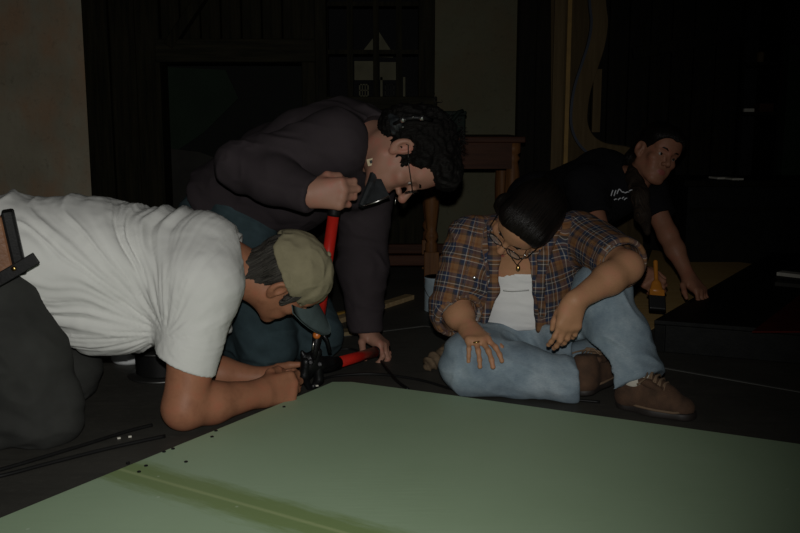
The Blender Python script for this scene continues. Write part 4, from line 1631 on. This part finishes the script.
    for h_, k_, a_ in ((hip + V3(-.05, -.10, -.05), V3(hip[0] + .12, hip[1] - .28, .10), V3(hip[0] - .25, hip[1] - .1, .08)),
                       (hip + V3(.02, .10, -.05), V3(hip[0] + .2, hip[1] + .0, .10), V3(hip[0] - .2, hip[1] + .15, .08))):
        S.chain([h_, k_], [.12, .09], .04)
        S.chain([k_, a_], [.09, .07], .03)
    S.cut(V3(0, 0, .004), (0, 0, -1))
    add(S, 'trousers', M['black_jean'], t, amp=(.005, (.5, .2, .8), 111, 22, .3))
    return t


man_in_cap()
man_in_hoodie()
woman_in_plaid()
woman_with_brush()


# ------------------------------------------------------------------ props
# green painted board in the foreground
zb = .02
pA, pB = G(-40, 519, zb), G(318, 387.5, zb)
c1, c2 = G(332, 381.5, zb), G(352, 381.5, zb)
pC, pD = G(450, 394.5, zb), G(800, 443.5, zb)
pE = pD + (pD - pC) * .35
dn = nrm(pA - pB)
poly = [pB, c1, c2, pC, pD, pE, pE + V3(-.9, -1.25, 0), pA + dn * .5 + V3(.1, 0, 0)]


def green_board_mat():
    k = NT('sage_green_paint')
    k.b.inputs['Roughness'].default_value = .55
    k.b.inputs['Specular IOR Level'].default_value = .3
    v = k.coord(kind='Object')
    base = k.ramp(k.noise(v, 2.0, 5, .6), [(.3, (.285, .390, .250, 1)), (.7, (.32, .43, .285, 1))])
    # brushed strip of wetter paint along a seam: object x runs along the seam
    mp = k.n('ShaderNodeMapping')
    tc = k.n('ShaderNodeTexCoord')
    a, b = G(110, 466.5, zb), G(345, 533, zb)
    ang = math.atan2(b[1] - a[1], b[0] - a[0])
    org = (a - board_org)
    mp.vector_type = 'TEXTURE'
    mp.inputs['Location'].default_value = (org[0], org[1], 0)
    mp.inputs['Rotation'].default_value = (0, 0, ang)
    k.l(tc.outputs['Object'], mp.inputs['Vector'])
    sep = k.n('ShaderNodeSeparateXYZ')
    k.l(mp.outputs['Vector'], sep.inputs['Vector'])
    sv = k.n('ShaderNodeMapping')
    sv.inputs['Scale'].default_value = (9, 60, 1)
    k.l(mp.outputs['Vector'], sv.inputs['Vector'])
    nz = k.noise(sv.outputs['Vector'], 1.0, 5, .7)

    def math_(op, x, y):
        nd = k.n('ShaderNodeMath', operation=op)
        for i, q in enumerate((x, y)):
            if hasattr(q, 'is_output'):
                k.l(q, nd.inputs[i])
            else:
                nd.inputs[i].default_value = q
        return nd.outputs[0]
    d = math_('ABSOLUTE', sep.outputs['Y'], 0)
    wob = math_('ADD', d, math_('MULTIPLY', math_('SUBTRACT', nz, .5), .075))
    strip = k.ramp(wob, [(.034, (1, 1, 1, 1)), (.072, (0, 0, 0, 1))])
    c = k.mix(strip, base, (.195, .272, .110, 1))
    line = k.ramp(math_('ADD', d, math_('MULTIPLY', math_('SUBTRACT', nz, .5), .004)), [(.003, (.75, .75, .75, 1)), (.0055, (0, 0, 0, 1))])
    c = k.mix(line, c, (.34, .41, .20, 1))
    spk = k.n('ShaderNodeTexVoronoi')
    spk.inputs['Scale'].default_value = 9
    k.l(v, spk.inputs['Vector'])
    c = k.mix(k.ramp(spk.outputs['Distance'], [(.025, (.5, .5, .5, 1)), (.04, (0, 0, 0, 1))]), c, (.5, .58, .46, 1))
    k.l(c, k.b.inputs['Base Color'])
    st2 = k.noise(k.coord((3, 40, 1)), 3, 4)
    k.bump(st2, .12, .003)
    return k.m


xs_, ys_ = [p[0] for p in poly], [p[1] for p in poly]
board_org = V3((min(xs_) + max(xs_)) / 2, (min(ys_) + max(ys_)) / 2, 0)
gb = MB().prism([(p[0], p[1]) for p in poly], 0.001, zb).build('stage_board', [green_board_mat()], origin=board_org, bevel=.004)
tag(gb, 'large sage green painted board lying flat on the floor with a darker brushed strip', 'board')
# dark screws lying or driven along its edge
SCREWS = ((128, 463, 'dark screw head in the green board at the very start of the brushed strip'),
          (146, 466, 'dark screw head on the brushed strip, inward from the board edge'),
          (164, 452, 'dark screw head on the board edge, the closer of a pair to the brushed strip'),
          (173, 449, 'dark screw head on the board edge, the closer of a pair to the bent elbow'),
          (212, 437, 'dark screw head in the green board just inward from the bent elbow'),
          (216, 431, 'dark screw head right at the board edge under the bent forearm'),
          (284, 407, 'dark screw head on the board edge nearest the gripping fists'),
          (139, 472, 'dark screw head on the brushed strip beside its pale centre line'),
          (186, 462, 'lone dark screw head on plain green paint between strip and elbow'))
for px, py, lab in SCREWS:
    c = G(px, py, zb)
    s_ = tag(MB().lathe([(.0045, 0), (.0045, .0018), (.0025, .003)], c, 10).build('screw', M['steel_black'], smooth=True), lab, 'screw', 'dark screws along the green board edge')

# bolt cutter
bc = P(315, 378, 2.56)
bt = thing('bolt_cutter', (bc[0], bc[1], 0), 'long bolt cutter with red handles held by the kneeling person in the cap', 'tool')
h0, h1 = P(335, 205, 2.545), P(317.5, 330, 2.555)
d = nrm(h1 - h0)
MB().tube([h0 + d * .03, h1], .0165, 16).build('handle', M['red_paint'], bt, smooth=True)
MB().tube([h0 - d * .075, h0 - d * .07, h0 + d * .025, h0 + d * .032], [.012, .018, .0185, .0175], 16).build('grip', M['black_rubber'], bt, smooth=True)
g0, g1 = P(380, 350.5, 2.885), P(326, 366, 2.60)
e = nrm(g0 - g1)
MB().tube([g1 + e * .06, g0 - e * .03], .0165, 16).build('handle', M['red_paint'], bt, smooth=True)
MB().tube([g0 - e * .035, g0 - e * .03, g0 + e * .04, g0 + e * .045], [.0175, .0185, .018, .012], 16).build('grip', M['black_rubber'], bt, smooth=True)
MB().tube([h1 - d * .005, P(317, 338, 2.535), P(315, 350, 2.54), P(312, 364, 2.545)], [.017, .014, .011, .012], 12).build('arm', M['steel_black'], bt, smooth=True)
MB().tube([P(330, 352, 2.55), P(327, 340, 2.545), P(321, 331, 2.535)], [.006, .006, .006], 8).build('link_bar', M['steel_black'], bt, smooth=True)
MB().tube([g1 + e * .065, g1, P(318, 368, 2.57)], [.020, .019, .014], 12).build('arm', M['steel_black'], bt, smooth=True)
MB().lathe([(.011, 0), (.011, .012), (.007, .016)], P(317, 335, 2.515), 14, 0, (0, -1, .2)).build('pivot_bolt', M['orange_plastic'], bt, smooth=True)
MB().tube([P(314, 341, 2.517), P(312, 352, 2.52)], .0028, 8).build('modelled_highlight', M['steel'], bt, smooth=True)  # thin bright steel tube standing in for a highlight on the black arm
S = Solid(.003)
S.chain([P(317, 352, 2.55), P(310, 362, 2.55), P(307, 374, 2.55)], [.015, .024, .017], .012, flat=((0, 1, 0), .75))
S.chain([P(329, 362, 2.59), P(318, 364, 2.565), P(308, 368, 2.55)], [.019, .022, .018], .012, flat=((0, 1, 0), .8))
S.cap(P(305, 359, 2.545), P(302, 352, 2.545), .010, .006, .01)
V_, F_ = S.mesh()
hb_ = link('hinge_block', V_, F_, M['steel_black'], bt)
for q_ in (P(311, 362, 2.528), P(320, 364, 2.545)):
    MB().lathe([(.010, 0), (.010, .005), (.006, .008)], q_, 6, 0, (0, -1, .15)).build('bolt_head', M['steel_black'], hb_)
S = Solid(.003)
S.chain([P(306, 362, 2.54), P(304, 376, 2.54), P(309, 388, 2.545)], [.016, .014, .008], .008)
S.chain([P(318, 368, 2.56), P(319, 380, 2.56), P(311, 390, 2.55)], [.017, .014, .007], .008)
V_, F_ = S.mesh()
link('jaw', V_, F_, M['steel_black'], bt)

# cable spool behind the kneeling person in the cap
sp = V3(-.735, 2.70, 0)
cs = thing('cable_spool', sp, 'dull steel cable spool standing on the floor under the white T-shirt', 'spool')
MB().lathe([(.102, .0), (.106, .004), (.102, .009), (.02, .010)], sp + V3(0, 0, .0), 36).build('flange', M['steel_dull'], cs, smooth=True)
MB().lathe([(.02, .083), (.102, .084), (.106, .088), (.102, .092), (.03, .093), (.026, .088)], sp, 36).build('flange', M['steel_dull'], cs, smooth=True)
prof = []
for i in range(9):
    prof += [(.076, .011 + i * .008), (.081, .011 + i * .008 + .004)]
MB().lathe(prof, sp, 36).build('wound_cable', M['black_rubber'], cs, smooth=True)
jp = V3(-.885, 2.86, 0)
jg = thing('plastic_jug', jp, 'white plastic jug with a dark blue label behind the cable spool', 'jug')
MB().lathe([(.05, 0), (.058, .01), (.058, .16), (.05, .19), (.02, .215), (.018, .235)], jp, 24).build('body', M['jug'], jg, smooth=True)
MB().lathe([(.0585, .045), (.0592, .046), (.0592, .135), (.0585, .136)], jp, 24).build('label_band', M['jug_blue'], jg, smooth=True)
MB().lathe([(.021, .235), (.021, .255), (.015, .257)], jp, 18).build('lid', M['jug_blue'], jg, smooth=True)

# black cables on the floor
def cable(pts, label, r=.0048):
    q = smooth_path([np.array(p) for p in pts], 8)
    c = [G(x, y, r) for x, y in q]
    return tag(MB().tube(c, r, 8).build('cable', M['black_rubber'], smooth=True), label, 'cable', None)


cable([(-30, 478), (20, 464), (80, 446), (125, 432), (152, 425)], 'black cable on the floor, the one nearer the grey trousers')
cable([(-40, 483), (0, 476), (50, 463), (110, 448), (165, 436)], 'black cable on the floor, the one nearer the green board')
cable([(378, 356), (386, 368), (397, 381), (408, 389)], 'short black cable running from the fallen red handle to the board')
cable([(318, 381), (335, 376), (375, 374), (420, 380), (470, 393), (540, 397), (600, 402)], 'thin black cable passing under the light jeans', .0042)
cable([(333, 350), (350, 349), (364, 353)], 'short bit of black cable behind the fallen red handle', .004)

# timber offcuts lying on the floor behind the hoodie
def stick(a, b, w, h, m, label, z=0, nm='wood_strip'):
    a, b = G(*a), G(*b)
    d_ = nrm(b - a)
    s2 = np.cross((0, 0, 1), d_)
    return tag(MB().obox((a + b) / 2 + V3(0, 0, z + h / 2 + .0005), (np.linalg.norm(b - a) / 2, w / 2, h / 2), d_, s2).build(nm, m, bevel=.002), label, 'wood strip', None)


stick((318, 329), (410, 299), .045, .02, M['pine'], 'pale pine strip on the floor reaching out past the dark sleeve')
stick((306, 324), (372, 309.5), .022, .018, M['yellow'], 'yellow painted strip beside the longer pine strip')
stick((300, 339), (368, 332), .06, .015, M['pine_old'], 'short old timber offcut nearest the fallen red handle')

# table by the plaster wall
tY = 4.45
tb = thing('trestle_table', (X(455, tY), tY, 0), 'reddish brown wooden table with turned legs by the plaster wall', 'table')
zt = Zt(136.5, 4.25)
MB().box((X(392, 4.25), 4.2, zt - .028), (X(524, 4.25), 4.85, zt)).build('tabletop', M['mahog'], tb, bevel=.005)
ap = MB()
ap.box((X(402, 4.25), 4.25, zt - .15), (X(512, 4.25), 4.275, zt - .028))
ap.build('apron', M['mahog'], tb)
ap = MB().box((X(402, 4.25), 4.78, zt - .15), (X(512, 4.25), 4.8, zt - .028)).build('apron', M['mahog'], tb)
prof = [(.034, .0), (.034, .02), (.030, .03), (.03, .17), (.022, .18), (.034, .20), (.030, .215), (.022, .23), (.026, .25), (.036, .33), (.038, .40), (.033, .48), (.024, .52), (.034, .535), (.024, .55), (.036, .56), (.036, .60)]
xl, xr = X(432, 4.3), X(513, 4.3)
for lx, ly in ((xl, 4.3), (xl, 4.74), (xr, 4.3), (xr, 4.74)):
    lz = MB().lathe([(r, z * (zt - .03) / .60) for r, z in prof], (lx, ly, 0), 22)
    lo = lz.build('leg', M['turned'], tb, smooth=True)
    MB().box((lx - .036, ly - .036, 0), (lx + .036, ly + .036, .155)).build('foot_block', M['turned'], lo, bevel=.004)
for zz in (.05, .15):
    pass
MB().box((X(384, 4.3), 4.29, .085), (xl, 4.335, .135)).build('stretcher', M['mahog'], tb, bevel=.004)
MB().box((xl, 4.30, .085), (xr, 4.33, .13)).build('stretcher', M['mahog'], tb, bevel=.004)
MB().box((X(380, 4.72), 4.72, .08), (xr, 4.76, .13)).build('stretcher', M['mahog'], tb, bevel=.004)
# dark box on the table
bx = thing('tool_case', (X(448, 4.3), 4.4, zt), 'dark green case on the wooden table behind the bushy dark hair', 'case')
MB().box((X(428, 4.3), 4.28, zt), (X(465, 4.3), 4.5, zt + .098)).build('body', M['green_metal'], bx, bevel=.008)
MB().box((X(427, 4.3), 4.275, zt + .098), (X(466, 4.3), 4.505, zt + .118)).build('lid', M['green_metal'], bx, bevel=.006)
MB().tube([P(447, 127, 4.26), P(459, 112, 4.26), P(463, 111, 4.27)], .010, 8).build('handle', M['green_metal'], bx, smooth=True)
# paint tin behind the plaid sleeve
tp = V3(X(437, 3.66, 300), 3.66, 0)
pt = thing('paint_tin', tp, 'pale blue paint tin on the floor behind the plaid sleeve', 'tin')
MB().lathe([(.052, 0), (.054, .003), (.052, .006), (.052, .135), (.054, .138), (.052, .141)], tp, 28).build('body', M['tin'], pt, smooth=True)
MB().lathe([(.05, .141), (.052, .143), (.046, .145), (.044, .141)], tp, 28).build('lid', M['steel_dull'], pt, smooth=True)
MB().tube([tp + V3(.055 * math.cos(a), -.01, .12 + .0 - .07 * math.sin(a)) + V3(0, -.045 * math.sin(a), 0) for a in np.linspace(0, math.pi, 13)], .0016, 6).build('bail_handle', M['steel_dull'], pt, smooth=True)
# tan rag by the bent knee
S = Solid(.004)
S.chain([G(453, 345, .04), G(445, 356, .03), G(433, 362, .02), G(428, 366, .016)], [.022, .026, .024, .016], .02)
S.cut(V3(0, 0, .002), (0, 0, -1))
V_, F_ = S.mesh()
V_ = folds(V_, F_, .007, (.6, .3, .5), 131, 60, .3)
V_[:, 2] = np.maximum(V_[:, 2], .001)
rg = link('rag', V_, F_, M['rag'])
tag(rg, 'crumpled tan rag on the floor by the bent denim knee', 'rag')

# black scenic flat lying at the right, hardboard sheet, red piece, strips
H = .11
fl, fr, bl = P(654, 320, 3.06), P(800, 331, 2.84), P(772, 252, 4.55)
fl = G(654, 320, H)
fr = G(800, 331, H)
bl = G(772, 252, H)
u = nrm(fr - fl)
fr2 = fl + u * 1.6
br2 = bl + u * 1.6
pf = thing('black_flat', ((fl[0] + br2[0]) / 2, (fl[1] + br2[1]) / 2, 0), 'low black painted scenery flat lying on the floor', 'scenery')
pl2 = [tuple(q[:2]) for q in (fl, fr2, br2, bl)]
MB().prism(pl2, H - .015, H).build('deck', M['black_flat'], pf, bevel=.003)
for a, b, w_ in ((fl, fr2, 1), (fl, bl, -1), (fr2, br2, 1), (bl, br2, -1)):
    d_ = nrm((b - a) * V3(1, 1, 0))
    nn = np.cross((0, 0, 1), d_) * w_
    m_ = (a + b) / 2
    MB().obox((m_[0] + nn[0] * .02, m_[1] + nn[1] * .02, (H - .015) / 2), (np.linalg.norm((b - a)[:2]) / 2 - .002, .019, (H - .016) / 2), d_, nn).build('side_board', M['black_flat'], pf, bevel=.003)
rr = [G(752, 333, H), G(806, 333, H), G(850, 300, H), G(806, 291, H)]
rp = MB().prism([tuple(q[:2]) for q in rr], H + .0005, H + .006).build('red_panel', M['red_flat'], bevel=.001)
tag(rp, 'dark red painted panel lying on the black flat', 'panel')
for (a, b, lab) in (((779, 275), (830, 281), 'pale strip lying on the black flat, the upper of two'), ((776, 285), (830, 290), 'grey strip lying on the black flat, the lower of two')):
    a, b = G(*a, H), G(*b, H)
    d_ = nrm(b - a)
    tag(MB().obox((a + b) / 2 + V3(0, 0, .009), (np.linalg.norm(b - a) / 2, .03, .008), d_, np.cross((0, 0, 1), d_)).build('wood_strip', M['paper'] if 'pale' in lab else M['grey_back'], bevel=.002), lab, 'wood strip')
hb = [G(622, 318, .0), G(655, 322, .0), G(795, 244, .0), G(655, 243.5, .0)]
hb = [V3(.90, 3.34, 0), V3(1.02, 3.22, 0), bl * V3(1, 1, 0) + V3(-.1, .05, 0), bl * V3(1, 1, 0) + V3(.1, .75, 0), G(655, 247, 0), V3(.85, 3.6, 0)]
hb = [G(626, 322, .0), G(652, 333, .0) + V3(.0, .03, 0), bl * V3(1, 1, 0) + V3(-.055, .03, 0), bl * V3(1, 1, 0) + V3(.02, .24, 0), G(652, 251, 0)]
ply = MB().prism([tuple(q[:2]) for q in hb], .0008, .007).build('hardboard_sheet', M['ply'], bevel=.001)
tag(ply, 'brown hardboard sheet on the floor under the paintbrush', 'sheet')
stick((640, 247), (770, 247.5), .03, .02, M['pine'], 'long thin batten on the floor beyond the hardboard sheet', 0, 'batten')
stick((668, 253), (728, 240), .02, .018, M['pine'], 'thin batten on the floor crossing the longer batten', .022, 'batten')
# brush
b0, b1 = P(655.5, 262, 3.19), P(657, 300, 3.10)
d_ = nrm(b1 - b0)
br = thing('paintbrush', (b1[0], b1[1], .1), 'orange handled paintbrush held against the black flat', 'brush')
sd = nrm(V3(1, 0, 0) - d_ * d_[0])
ny = np.cross(sd, d_)
Sx = Solid(.0025)
Sx.cap(b0, b0 + d_ * .085, .0085, .007, .01)
Sx.cap(b0 + d_ * .085, b0 + d_ * .115, .009, .013, .01, flat=(sd, 1.9))
V_, F_ = Sx.mesh()
link('handle', V_, F_, M['orange_brush'], br)
MB().obox(b0 + d_ * .128, (.026, .009, .016), sd, ny).build('ferrule', M['orange_brush'], br, bevel=.003)
MB().obox(b0 + d_ * .163, (.029, .010, .028), sd, ny).build('bristles', M['bristle'], br, bevel=.005)
# papers on the ledge
zl = Zt(180, 4.85)
for (a, b, y, lab) in ((714, 733, 4.95, 'white papers on the dark ledge nearest the black planks'), (729, 741, 4.87, 'small white card on the dark ledge beside the papers')):
    tag(MB().obox(((X(a, y) + X(b, y)) / 2, y, zl + .006), ((X(b, y) - X(a, y)) / 2, .05, .005), (1, .15, 0), (-.15, 1, 0)).build('paper', M['paper'], bevel=.001), lab, 'paper')
z1 = Zt(62, 5.36) + .001
cp = tag(MB().lathe([(.015, 0), (.02, .003), (.022, .05), (.018, .06)], (X(756, 5.4), 5.42, z1), 16).build('cup', M['scroll'], smooth=True), 'small pale cup on the upper shelf of the black unit', 'cup')
z2 = Zt(112, 5.36) + .001
tag(MB().box((X(742, 5.4), 5.40, z2), (X(752, 5.4), 5.46, z2 + .02)).build('box', M['paper'], bevel=.002), 'small white box on the lower shelf of the black unit', 'box')
tag(MB().box((X(757, 5.4), 5.40, z2), (X(771, 5.4), 5.50, z2 + .05)).build('box', M['mahog'], bevel=.003), 'small reddish box on the lower shelf of the black unit', 'box')
# crumbs
for i, (px, py, lab) in enumerate(((119, 439, 'white scrap of paper on the floor, the one between the cables'), (130, 437.5, 'white scrap of paper on the floor nearest the bent elbow'), (317, 386.5, 'white chip on the board corner under the cutter jaws'))):
    c = G(px, py, .0 if i < 2 else zb)
    tag(MB().obox(c + V3(0, 0, .0025), (.004, .003, .002), (1, .4, 0), (-.4, 1, 0)).build('scrap', M['paper'], bevel=.0008), lab, 'scrap')
